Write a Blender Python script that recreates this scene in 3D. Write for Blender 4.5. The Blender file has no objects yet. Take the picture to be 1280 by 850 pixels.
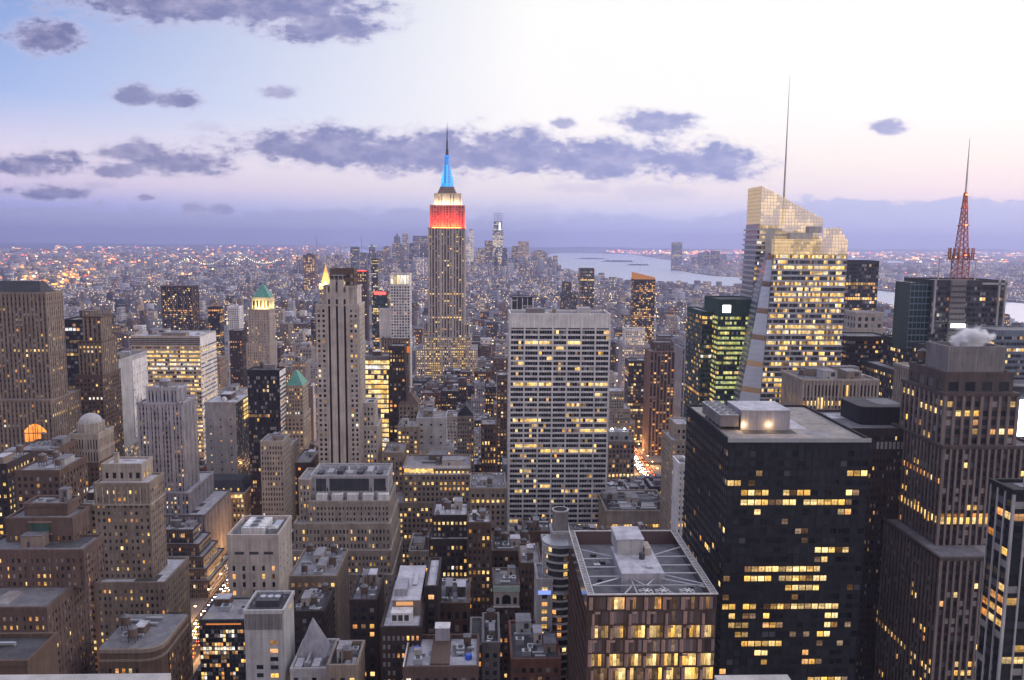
import bpy, math, random
from mathutils import Vector, Matrix
import numpy as np

SC = bpy.context.scene
COL = SC.collection
# ------------------------------------------------------------------ camera
F, CX, CY = 1010.0, 640.0, 425.0          # focal length and centre, in photo pixels (1280 wide)
PITCH, ROLL, YAW, CAMZ = math.radians(7.0), math.radians(0.5), math.radians(2.0), 260.0
cam_d = bpy.data.cameras.new('camera')
cam = bpy.data.objects.new('camera', cam_d); COL.objects.link(cam)
cam_d.sensor_width = 36.0; cam_d.lens = 36.0*F/1280.0
cam_d.clip_start = 0.2; cam_d.clip_end = 200000
cam.location = (0, 0, CAMZ)
FWD = Vector((math.sin(YAW)*math.cos(PITCH), math.cos(YAW)*math.cos(PITCH), -math.sin(PITCH)))
R0 = Vector((math.cos(YAW), -math.sin(YAW), 0)); U0 = R0.cross(FWD)
RGT = R0*math.cos(ROLL) + U0*math.sin(ROLL)
UPV = U0*math.cos(ROLL) - R0*math.sin(ROLL)
cam.rotation_euler = Matrix((RGT, UPV, -FWD)).transposed().to_euler()
SC.camera = cam
SC.render.resolution_x, SC.render.resolution_y = 1024, 680

# ------------------------------------------------------------------ render settings
SC.render.engine = 'CYCLES'
cy = SC.cycles
cy.max_bounces = 6; cy.diffuse_bounces = 1; cy.glossy_bounces = 2; cy.transmission_bounces = 2
cy.transparent_max_bounces = 4; cy.volume_bounces = 3
cy.use_adaptive_sampling = True; cy.adaptive_threshold = 0.015
cy.use_denoising = True
cy.caustics_reflective = False; cy.caustics_refractive = False
SC.view_settings.view_transform = 'Standard'; SC.view_settings.look = 'None'
SC.view_settings.exposure = 0.9; SC.view_settings.gamma = 1.0
SC.view_settings.use_curve_mapping = False

def ray(px, py):
    return FWD + RGT*((px-CX)/F) + UPV*((CY-py)/F)
def at(px, py, Y):                          # photo pixel at depth Y (metres down the avenue) -> point
    d = ray(px, py); k = Y/d.y
    return Vector((d.x*k, Y, CAMZ + d.z*k))
def onz(px, py, z=0.0):                     # photo pixel on the horizontal plane z
    d = ray(px, py); k = (z-CAMZ)/d.z
    return Vector((d.x*k, d.y*k, z))
def pix(x, y, z):
    d = Vector((x, y, z-CAMZ)); q = d.dot(FWD)
    return CX + F*d.dot(RGT)/q, CY - F*d.dot(UPV)/q

VPX = pix(0, 1e6, CAMZ)[0]                  # where the avenues run together

# ------------------------------------------------------------------ node helper
class NT:
    def __init__(self, tree):
        self.t = tree; self.n = tree.nodes; self.l = tree.links; self.n.clear()
    def new(self, kind, **kw):
        nd = self.n.new(kind)
        for k, v in kw.items(): setattr(nd, k, v)
        return nd
    def put(self, sock, v):
        if v is None: return
        if hasattr(v, 'is_output'): self.l.new(v, sock)
        else:
            if sock.type == 'RGBA' and len(v) == 3: v = (*v, 1)
            sock.default_value = v
    def m(self, op, a, b=None, c=None, clamp=False):
        nd = self.new('ShaderNodeMath', operation=op, use_clamp=clamp)
        for i, v in enumerate((a, b, c)): self.put(nd.inputs[i], v)
        return nd.outputs[0]
    def mapr(self, v, a, b, c=0.0, d=1.0, smooth=False):
        nd = self.new('ShaderNodeMapRange', interpolation_type='SMOOTHSTEP' if smooth else 'LINEAR')
        for i, x in enumerate((v, a, b, c, d)): self.put(nd.inputs[i], x)
        return nd.outputs[0]
    def mix(self, f, a, b, mode='MIX'):
        nd = self.new('ShaderNodeMix', data_type='RGBA', blend_type=mode)
        self.put(nd.inputs[0], f); self.put(nd.inputs[6], a); self.put(nd.inputs[7], b)
        return nd.outputs[2]
    def ramp(self, v, stops, interp='LINEAR'):
        nd = self.new('ShaderNodeValToRGB'); cr = nd.color_ramp; cr.interpolation = interp
        while len(cr.elements) < len(stops): cr.elements.new(0.5)
        for e, (p, c) in zip(cr.elements, stops):
            e.position = p; e.color = (*c, 1) if len(c) == 3 else c
        self.put(nd.inputs[0], v); return nd.outputs[0]
    def noise(self, vec, scale, detail=3, rough=.5, dim='3D'):
        nd = self.new('ShaderNodeTexNoise', noise_dimensions=dim)
        if vec is not None: self.put(nd.inputs['Vector'], vec)
        nd.inputs['Scale'].default_value = scale; nd.inputs['Detail'].default_value = detail
        nd.inputs['Roughness'].default_value = rough
        return nd.outputs[0]
    def comb(self, x, y, z):
        nd = self.new('ShaderNodeCombineXYZ')
        for i, v in enumerate((x, y, z)): self.put(nd.inputs[i], v)
        return nd.outputs[0]

# ------------------------------------------------------------------ sky (dusk, clouds in it)
SUN_EL, SUN_AZ = math.radians(1.5), math.radians(34)     # azimuth measured from +Y towards +X
world = bpy.data.worlds.new('World'); SC.world = world; world.use_nodes = True
w = NT(world.node_tree)
geo = w.new('ShaderNodeTexCoord')
sep = w.new('ShaderNodeSeparateXYZ'); w.l.new(geo.outputs['Generated'], sep.inputs[0])
dx, dy, dz = sep.outputs
sky = w.new('ShaderNodeTexSky', sky_type='NISHITA', sun_disc=False)
sky.sun_elevation = SUN_EL; sky.sun_rotation = SUN_AZ; sky.altitude = 200
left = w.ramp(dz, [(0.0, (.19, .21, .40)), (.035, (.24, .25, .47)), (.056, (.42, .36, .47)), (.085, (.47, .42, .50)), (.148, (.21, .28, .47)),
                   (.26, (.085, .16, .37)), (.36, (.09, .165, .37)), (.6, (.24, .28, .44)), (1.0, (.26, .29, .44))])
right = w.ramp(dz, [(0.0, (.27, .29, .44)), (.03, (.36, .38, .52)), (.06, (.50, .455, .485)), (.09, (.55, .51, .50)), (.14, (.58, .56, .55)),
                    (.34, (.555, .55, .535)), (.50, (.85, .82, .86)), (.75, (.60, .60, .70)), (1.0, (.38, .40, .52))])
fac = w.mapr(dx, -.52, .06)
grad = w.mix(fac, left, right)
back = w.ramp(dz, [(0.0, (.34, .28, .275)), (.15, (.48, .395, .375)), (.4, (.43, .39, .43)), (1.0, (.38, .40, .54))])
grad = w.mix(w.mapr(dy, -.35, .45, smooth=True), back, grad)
west = w.m('MULTIPLY', w.mapr(dx, .56, .86, smooth=True), w.mapr(dz, -.02, .12))  # extra glow added to the unseen western sky, brightens west-facing walls
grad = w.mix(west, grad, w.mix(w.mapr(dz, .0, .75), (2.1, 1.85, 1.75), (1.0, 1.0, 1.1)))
nish = w.new('ShaderNodeVectorMath', operation='SCALE'); w.l.new(sky.outputs[0], nish.inputs[0]); nish.inputs['Scale'].default_value = 0.05
grad = w.mix(.10, grad, nish.outputs[0], 'ADD')
ys = w.m('MAXIMUM', dy, .05)
u = w.m('DIVIDE', dx, ys); v = w.m('DIVIDE', dz, ys)
uv = w.comb(u, w.m('MULTIPLY', v, 1.9), 0.0)
n1 = w.noise(uv, 30.0, 7, .62); n2 = w.noise(uv, 9.0, 4, .55)
n3 = w.noise(uv, 85.0, 4, .6)
nn = w.m('ADD', w.m('MULTIPLY', w.m('SUBTRACT', n3, .5), .8), w.m('ADD', w.m('MULTIPLY', w.m('SUBTRACT', n1, .5), 1.7), w.m('MULTIPLY', w.m('SUBTRACT', n2, .5), 1.5)))
CLOUDS = [(250, 2, 190, 34, 1), (400, 36, 76, 26, 1), (350, 10, 120, 30, 1), (60, 50, 52, 25, 1), (172, 121, 34, 15, .9), (220, 127, 32, 13, .95),
          (348, 115, 24, 9, .8), (45, 206, 58, 20, 1), (165, 190, 40, 14, .9), (230, 206, 75, 20, .95), (155, 215, 40, 11, .9), (60, 242, 60, 12, .95),
          (183, 248, 15, 7, .9), (345, 186, 80, 24, 1), (420, 188, 130, 30, 1), (530, 193, 125, 29, 1), (640, 195, 135, 32, 1), (760, 201, 115, 31, 1), (868, 206, 90, 29, 1),
          (815, 155, 52, 20, .95), (706, 156, 18, 8, .85), (1113, 160, 24, 11, .9), (242, 262, 18, 9, .8), (275, 263, 17, 8, .8), (485, 216, 15, 10, .6),
          (650, 266, 60, 13, .45), (820, 242, 50, 12, .4), (725, 236, 40, 8, .4), (120, 232, 25, 6, .5), (560, 228, 26, 8, .35), (262, 160, 22, 8, .4)]
dens = None
for cx_, cy_, rx, ry, st in CLOUDS:
    d0 = ray(cx_, cy_); u0, v0 = d0.x/d0.y, d0.z/d0.y
    a = w.m('MULTIPLY', w.m('SUBTRACT', u, u0), F/rx); b = w.m('MULTIPLY', w.m('SUBTRACT', v, v0), F/ry)
    q = w.m('SQRT', w.m('ADD', w.m('MULTIPLY', a, a), w.m('MULTIPLY', b, b)))
    k = w.m('MULTIPLY', w.mapr(w.m('ADD', w.m('ADD', q, w.m('MULTIPLY', w.m('MINIMUM', b, 0.0), -.35)), nn), 1.35, .50, smooth=True), st)
    dens = k if dens is None else w.m('MAXIMUM', dens, k)
bn = w.m('ADD', w.m('MULTIPLY', w.m('SUBTRACT', n1, .5), .040), w.m('MULTIPLY', w.m('SUBTRACT', n2, .5), .050))
band_top = w.m('ADD', w.mapr(u, .25, .42, .034, .056, smooth=True), bn)
band = w.m('MULTIPLY', w.mapr(w.m('SUBTRACT', band_top, v), -.002, .006, smooth=True), .85)
ccol = w.mix(w.mapr(dx, -.45, .2), (.098, .104, .205), (.165, .185, .335))
ccol = w.mix(w.mapr(n1, .42, .66), ccol, w.mix(.28, ccol, (.52, .46, .56)))
bcol = w.mix(w.mapr(dx, -.5, .5), (.24, .24, .365), (.315, .335, .48))
front = w.mapr(dy, .1, .3)
out = w.mix(w.m('MULTIPLY', band, front), grad, bcol)
ccol = w.mix(w.mapr(dens, .35, .95), w.mix(.45, ccol, (.56, .50, .60)), ccol)
out = w.mix(w.m('MULTIPLY', w.m('MULTIPLY', dens, .95), front), out, ccol)
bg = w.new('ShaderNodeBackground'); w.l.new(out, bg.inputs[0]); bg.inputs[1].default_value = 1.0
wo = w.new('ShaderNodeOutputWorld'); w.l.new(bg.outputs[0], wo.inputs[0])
world.cycles.sampling_method = 'MANUAL'; world.cycles.sample_map_resolution = 512

# ------------------------------------------------------------------ sun: nearly set, soft
sun_d = bpy.data.lights.new('sun', 'SUN'); sun_d.energy = 0.25; sun_d.angle = math.radians(12); sun_d.color = (1.0, .80, .72)
sun = bpy.data.objects.new('sun', sun_d); COL.objects.link(sun)
sd_ = Vector((math.sin(SUN_AZ)*math.cos(math.radians(6)), math.cos(SUN_AZ)*math.cos(math.radians(6)), math.sin(math.radians(6))))
sun.rotation_euler = sd_.to_track_quat('Z', 'Y').to_euler()

# ------------------------------------------------------------------ materials
MATS = {}
def principled(name, col, rough=.8, spec=.3, metal=0.0, var=.18, scale=.25, streak=0.0, bump=0.0):
    if name in MATS: return MATS[name]
    m = bpy.data.materials.new(name); m.use_nodes = True; t = NT(m.node_tree)
    b = t.new('ShaderNodeBsdfPrincipled'); o = t.new('ShaderNodeOutputMaterial'); t.l.new(b.outputs[0], o.inputs[0])
    tc = t.new('ShaderNodeTexCoord').outputs['Object']
    n = t.noise(tc, scale, 5, .65)
    f = t.mapr(n, .3, .7, 1-var, 1+var)
    if streak:
        mp = t.new('ShaderNodeMapping'); t.l.new(tc, mp.inputs[0]); mp.inputs['Scale'].default_value = (.9, .9, .03)
        f = t.m('MULTIPLY', f, t.mapr(t.noise(mp.outputs[0], 1.0, 3, .6), .35, .7, 1-streak, 1.04))
    oi = t.new('ShaderNodeObjectInfo').outputs['Random']
    f = t.m('MULTIPLY', f, t.mapr(oi, 0, 1, .93, 1.07))
    vm = t.new('ShaderNodeVectorMath', operation='SCALE'); vm.inputs[0].default_value = col[:3]; t.l.new(f, vm.inputs['Scale'])
    t.l.new(vm.outputs[0], b.inputs['Base Color'])
    b.inputs['Roughness'].default_value = rough; b.inputs['Metallic'].default_value = metal
    b.inputs['Specular IOR Level'].default_value = spec
    if bump:
        bp = t.new('ShaderNodeBump'); bp.inputs['Strength'].default_value = bump; bp.inputs['Distance'].default_value = .3
        t.l.new(n, bp.inputs['Height']); t.l.new(bp.outputs[0], b.inputs['Normal'])
    MATS[name] = m; return m

def roofmat(name, col, blot=.35):
    if name in MATS: return MATS[name]
    m = bpy.data.materials.new(name); m.use_nodes = True; t = NT(m.node_tree)
    b = t.new('ShaderNodeBsdfPrincipled'); o = t.new('ShaderNodeOutputMaterial'); t.l.new(b.outputs[0], o.inputs[0])
    tc = t.new('ShaderNodeTexCoord').outputs['Object']
    f = t.m('MULTIPLY', t.mapr(t.noise(tc, .22, 5, .7), .35, .65, 1-blot, 1.1), t.mapr(t.noise(tc, 1.7, 2, .5), .3, .7, .88, 1.08))
    vm = t.new('ShaderNodeVectorMath', operation='SCALE'); vm.inputs[0].default_value = col; t.l.new(f, vm.inputs['Scale'])
    t.l.new(vm.outputs[0], b.inputs['Base Color']); b.inputs['Roughness'].default_value = .85
    b.inputs['Specular IOR Level'].default_value = .25
    MATS[name] = m; return m

def glassmat(name, col, rough=.12):
    if name in MATS: return MATS[name]
    m = bpy.data.materials.new(name); m.use_nodes = True; t = NT(m.node_tree)
    b = t.new('ShaderNodeBsdfPrincipled'); o = t.new('ShaderNodeOutputMaterial'); t.l.new(b.outputs[0], o.inputs[0])
    g = t.new('ShaderNodeNewGeometry').outputs['Random Per Island']; oi = t.new('ShaderNodeObjectInfo').outputs['Random']
    r = t.m('FRACT', t.m('ADD', g, oi))
    vm = t.new('ShaderNodeVectorMath', operation='SCALE'); vm.inputs[0].default_value = col; t.l.new(t.mapr(r, 0, 1, .45, 1.6), vm.inputs['Scale'])
    t.l.new(vm.outputs[0], b.inputs['Base Color']); t.put(b.inputs['Roughness'], t.mapr(r, 0, 1, rough*.6, rough*1.8))
    b.inputs['Specular IOR Level'].default_value = .6
    MATS[name] = m; return m

def litmat(name, col, s, var=.65, inner=.6, plain=False):
    """a lit room behind a pane: bright ceiling, furniture shapes, blinds; the pane itself glows"""
    if name in MATS: return MATS[name]
    m = bpy.data.materials.new(name); m.use_nodes = True; t = NT(m.node_tree)
    o = t.new('ShaderNodeOutputMaterial')
    tc = t.new('ShaderNodeTexCoord'); g = t.new('ShaderNodeNewGeometry').outputs['Random Per Island']; oi = t.new('ShaderNodeObjectInfo').outputs['Random']
    r = t.m('FRACT', t.m('ADD', g, oi))
    sp = t.new('ShaderNodeSeparateXYZ'); t.l.new(tc.outputs['UV'], sp.inputs[0])
    uu, vv = sp.outputs[0], sp.outputs[1]
    seed = t.comb(t.m('ADD', uu, t.m('MULTIPLY', r, 91.7)), t.m('ADD', vv, t.m('MULTIPLY', r, 37.3)), 0.0)
    n = t.noise(seed, 2.6, 3, .6)
    inner_f = t.m('MULTIPLY', t.mapr(n, .32, .62, 1-inner, 1.25), t.mapr(vv, 0, 1, .72, 1.18))
    mull = t.m('MULTIPLY', t.m('GREATER_THAN', t.m('ABSOLUTE', t.m('SUBTRACT', uu, .5)), .03), 1.0)
    st = t.m('MULTIPLY', t.m('MULTIPLY', inner_f, t.mapr(mull, 0, 1, .35, 1)), t.m('MULTIPLY', t.mapr(r, 0, 1, 1-var, 1+var), s))
    bl_ = t.m('GREATER_THAN', vv, t.mapr(t.m('FRACT', t.m('MULTIPLY', r, 13.7)), 0, 1, .25, 1.9))
    st = t.m('MULTIPLY', st, t.mapr(bl_, 0, 1, 1, 1.0 if plain else .45))
    hue = t.mix(t.m('FRACT', t.m('MULTIPLY', r, 7.13)), (col[0], col[1]*.86, col[2]*.6), (col[0], min(1, col[1]*1.2), min(1, col[2]*2.1)))
    if plain: hue = (*col, 1)
    e = t.new('ShaderNodeEmission'); t.put(e.inputs[0], hue); t.l.new(st, e.inputs[1])
    gl = t.new('ShaderNodeBsdfGlossy'); gl.inputs['Roughness'].default_value = .15; gl.inputs[0].default_value = (.06, .06, .07, 1)
    a = t.new('ShaderNodeAddShader'); t.l.new(e.outputs[0], a.inputs[0]); t.l.new(gl.outputs[0], a.inputs[1]); t.l.new(a.outputs[0], o.inputs[0])
    m.cycles.emission_sampling = 'NONE'
    MATS[name] = m; return m

def lampmat(name, col, s):
    if name in MATS: return MATS[name]
    m = bpy.data.materials.new(name); m.use_nodes = True; t = NT(m.node_tree)
    o = t.new('ShaderNodeOutputMaterial'); e = t.new('ShaderNodeEmission'); e.inputs[0].default_value = (*col, 1)
    g = t.new('ShaderNodeNewGeometry').outputs['Random Per Island']
    t.put(e.inputs[1], t.mapr(g, 0, 1, s*.5, s*1.5)); t.l.new(e.outputs[0], o.inputs[0]); m.cycles.emission_sampling = 'NONE'
    MATS[name] = m; return m

STONE = {   # real-world base colours
 'tan': (.285, .225, .182), 'brown': (.14, .094, .072), 'darkbrown': (.06, .045, .042), 'beige': (.41, .35, .30), 'limestone': (.50, .44, .395),
 'grey': (.23, .21, .21), 'darkgrey': (.085, .083, .092), 'white': (.78, .75, .74), 'palegrey': (.47, .455, .46), 'brick': (.19, .092, .068),
 'pinkstone': (.27, .185, .155), 'black': (.024, .024, .028), 'lavender': (.40, .385, .43), 'bronze': (.10, .066, .052), 'redgranite': (.14, .095, .082), 'taupe': (.24, .19, .17), 'darktaupe': (.105, .082, .076),
 'greensteel': (.045, .085, .072), 'bluegrey': (.17, .20, .25), 'copper': (.12, .33, .27), 'gold': (.72, .45, .14), 'slate': (.06, .063, .074)}
def S(n):
    if n == 'copper': return principled('copper_green', STONE[n], .6, .3, 0, .25, .6, .15)
    if n == 'gold': return principled('gilded_tile', STONE[n], .38, .5, .4, .1, .6)
    return principled('stone_'+n, STONE[n], .82, .25, 0, .2, .12, .30)
ROOF = {'gravel': (.30, .29, .31), 'membrane': (.52, .51, .55), 'tar': (.085, .083, .09), 'greyroof': (.20, .195, .21), 'tanroof': (.33, .30, .28)}
def R(n): return roofmat('roof_'+n, ROOF[n])
METAL = principled('galvanised_metal', (.42, .43, .46), .45, .5, .5, .15, .5)
DKMETAL = principled('dark_metal', (.07, .07, .08), .5, .4, .4, .2, .5)
WOOD = principled('tank_wood', (.16, .11, .085), .85, .2, 0, .25, 1.5, .2)
WARM = (1.0, .63, .20)
WIN = [glassmat('glass_dark', (.022, .024, .032)), principled('window_blind', (.30, .285, .28), .6, .5, 0, .3, .8),
       litmat('room_dim', (1.0, .56, .22), .13), litmat('room_warm', (1.0, .60, .16), .56), litmat('room_bright', (1.0, .63, .17), .82, .35, .45),
       litmat('room_orange', (1.0, .42, .10), .55), litmat('room_white', (1.0, .84, .58), .70, .4), glassmat('glass_grey', (.055, .058, .07), .2)]
DARK, BLIND, DIM, WRM, BRT, ORG, WHT, GRY = range(8)
WIN.append(litmat('room_greenish', (.86, .88, .22), .42, .3, .5)); GLT = 8

# ------------------------------------------------------------------ mesh building
class MB:
    def __init__(s): s.v = []; s.f = []; s.mi = []; s.mats = []; s.uv = None
    def slot(s, mat):
        for i, m in enumerate(s.mats):
            if m is mat: return i
        s.mats.append(mat); return len(s.mats)-1
    def poly(s, pts, mat):
        n = len(s.v); s.v += [tuple(p) for p in pts]; s.f.append(tuple(range(n, n+len(pts)))); s.mi.append(s.slot(mat))
    def box(s, x0, x1, y0, y1, z0, z1, mat, skip=''):
        n = len(s.v); k = s.slot(mat)
        s.v += [(x0, y0, z0), (x1, y0, z0), (x1, y1, z0), (x0, y1, z0), (x0, y0, z1), (x1, y0, z1), (x1, y1, z1), (x0, y1, z1)]
        for c, q in (('N', (0, 1, 5, 4)), ('W', (1, 2, 6, 5)), ('S', (2, 3, 7, 6)), ('E', (3, 0, 4, 7)), ('T', (4, 5, 6, 7)), ('B', (3, 2, 1, 0))):
            if c not in skip: s.f.append(tuple(n+i for i in q)); s.mi.append(k)
    def prism(s, pts, z0, z1, mat, z1s=None):
        n = len(pts); b = [(p[0], p[1], z0) for p in pts]; t = [(p[0], p[1], z1 if z1s is None else z1s[i]) for i, p in enumerate(pts)]
        k = len(s.v); s.v += b+t; q = s.slot(mat)
        for i in range(n):
            j = (i+1) % n; s.f.append((k+i, k+j, k+n+j, k+n+i)); s.mi.append(q)
        s.f.append(tuple(range(k+n, k+2*n))); s.mi.append(q)
        s.f.append(tuple(range(k+n-1, k-1, -1))); s.mi.append(q)
    def frustum(s, x0, x1, y0, y1, z0, z1, fx, fy, mat):      # hip or pyramid: top shrunk to fx, fy of the base
        cx, cy_ = (x0+x1)/2, (y0+y1)/2; a, b = (x1-x0)/2*max(fx, .001), (y1-y0)/2*max(fy, .001)
        n = len(s.v); k = s.slot(mat)
        s.v += [(x0, y0, z0), (x1, y0, z0), (x1, y1, z0), (x0, y1, z0), (cx-a, cy_-b, z1), (cx+a, cy_-b, z1), (cx+a, cy_+b, z1), (cx-a, cy_+b, z1)]
        for q in ((0, 1, 5, 4), (1, 2, 6, 5), (2, 3, 7, 6), (3, 0, 4, 7), (4, 5, 6, 7), (3, 2, 1, 0)): s.f.append(tuple(n+i for i in q)); s.mi.append(k)
    def cyl(s, cx, cy_, z0, z1, r0, r1, n, mat, a0=0.0, a1=2*math.pi):
        full = abs(a1-a0-2*math.pi) < 1e-6; m = n if full else n+1; k = len(s.v); q = s.slot(mat)
        for z, r in ((z0, r0), (z1, r1)):
            for i in range(m):
                a = a0+(a1-a0)*i/n; s.v.append((cx+r*math.cos(a), cy_+r*math.sin(a), z))
        for i in range(n if full else n+0):
            j = (i+1) % m
            if not full and i == n: break
            s.f.append((k+i, k+j, k+m+j, k+m+i)); s.mi.append(q)
        s.f.append(tuple(range(k+m, k+2*m))); s.mi.append(q); s.f.append(tuple(range(k+m-1, k-1, -1))); s.mi.append(q)
    def tube(s, p, q_, r, mat, n=5, r2=None):
        p = Vector(p); q_ = Vector(q_); d = (q_-p).normalized(); r2 = r if r2 is None else r2
        a = d.orthogonal().normalized(); b = d.cross(a); k = len(s.v); mi = s.slot(mat)
        for c, rr in ((p, r), (q_, r2)):
            for i in range(n):
                t = 2*math.pi*i/n; s.v.append(tuple(c+a*rr*math.cos(t)+b*rr*math.sin(t)))
        for i in range(n):
            j = (i+1) % n; s.f.append((k+i, k+j, k+n+j, k+n+i)); s.mi.append(mi)
        s.f.append(tuple(range(k+n-1, k-1, -1))); s.mi.append(mi); s.f.append(tuple(range(k+n, k+2*n))); s.mi.append(mi)
    def dome(s, cx, cy_, z0, r, h, n, mat, rings=6):
        prev = None
        for i in range(rings):
            a, b = math.pi/2*i/rings, math.pi/2*(i+1)/rings
            s.cyl(cx, cy_, z0+h*math.sin(a), z0+h*math.sin(b), r*math.cos(a), max(r*math.cos(b), .01), n, mat)
    def empty(s): return not s.f
    def mesh(s, name, o=(0, 0, 0)):
        me = bpy.data.meshes.new(name)
        v = np.array(s.v, dtype=np.float64) - np.array(o)
        me.from_pydata(v.tolist(), [], s.f)
        for m in s.mats: me.materials.append(m)
        me.polygons.foreach_set('material_index', s.mi)
        if s.uv is not None:
            l = me.uv_layers.new(name='UVMap'); l.data.foreach_set('uv', np.array(s.uv, dtype=np.float32).ravel())
        me.update(); return me
    def build(s, name, parent=None, o=None):
        if o is None: o = tuple(parent['_o']) if parent is not None else (0, 0, 0)
        ob = bpy.data.objects.new(name, s.mesh(name, o)); COL.objects.link(ob)
        if parent is not None: ob.parent = parent
        else: ob.location = o
        return ob

def tag(o, label=None, cat=None, group=None, kind=None):
    if label: o['label'] = label
    if cat: o['category'] = cat
    if group: o['group'] = group
    if kind: o['kind'] = kind
    return o
def empty(name, loc, label, cat, group=None):
    o = bpy.data.objects.new(name, None); COL.objects.link(o); o.location = loc; o['_o'] = tuple(loc); o.empty_display_size = 1
    return tag(o, label, cat, group)
def setparent(o, p, loc):
    o.parent = p; a = p['_o']; o.location = (loc[0]-a[0], loc[1]-a[1], loc[2]-a[2])

# shared window quads (one mesh per look), used by single window objects
def unit_window(mat, name):
    b = MB(); b.poly([(-.5, 0, 0), (.5, 0, 0), (.5, 0, 1), (-.5, 0, 1)], mat); b.uv = [(0, 0), (1, 0), (1, 1), (0, 1)]
    return b.mesh('window')
_uw = {}
def window_mesh(mat):
    if mat.name not in _uw: _uw[mat.name] = unit_window(mat, mat.name)
    return _uw[mat.name]

# ------------------------------------------------------------------ facade system
class St:
    def __init__(s, **k):
        s.bay = 3.2; s.fl = 3.7; s.ww = .5; s.wh = .55; s.pd = .35; s.sd = .30; s.wall = 'tan'; s.sp = None; s.pier = None; s.cap = 2.0
        s.lit = .16; s.row = .09; s.types = ((WRM, 5), (BRT, 3), (ORG, 3), (DIM, 5), (WHT, 1)); s.dark = ((DARK, 6), (GRY, 2), (BLIND, 1.5))
        s.grp = None; s.roof = 'gravel'; s.par = 1.1; s.corn = .15; s.split = 1; s.lowlit = 0; s.base = 0; s.cont = .6; s.rowmap = None; s.rowtypes = ((BRT, 7), (WRM, 2))
        s.__dict__.update(k)
    def but(s, **k):
        d = dict(s.__dict__); d.update(k); return St(**d)
def pick(rng, tab):
    t = rng.random()*sum(x[1] for x in tab)
    for a, b in tab:
        t -= b
        if t <= 0: return a
    return tab[-1][0]

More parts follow.
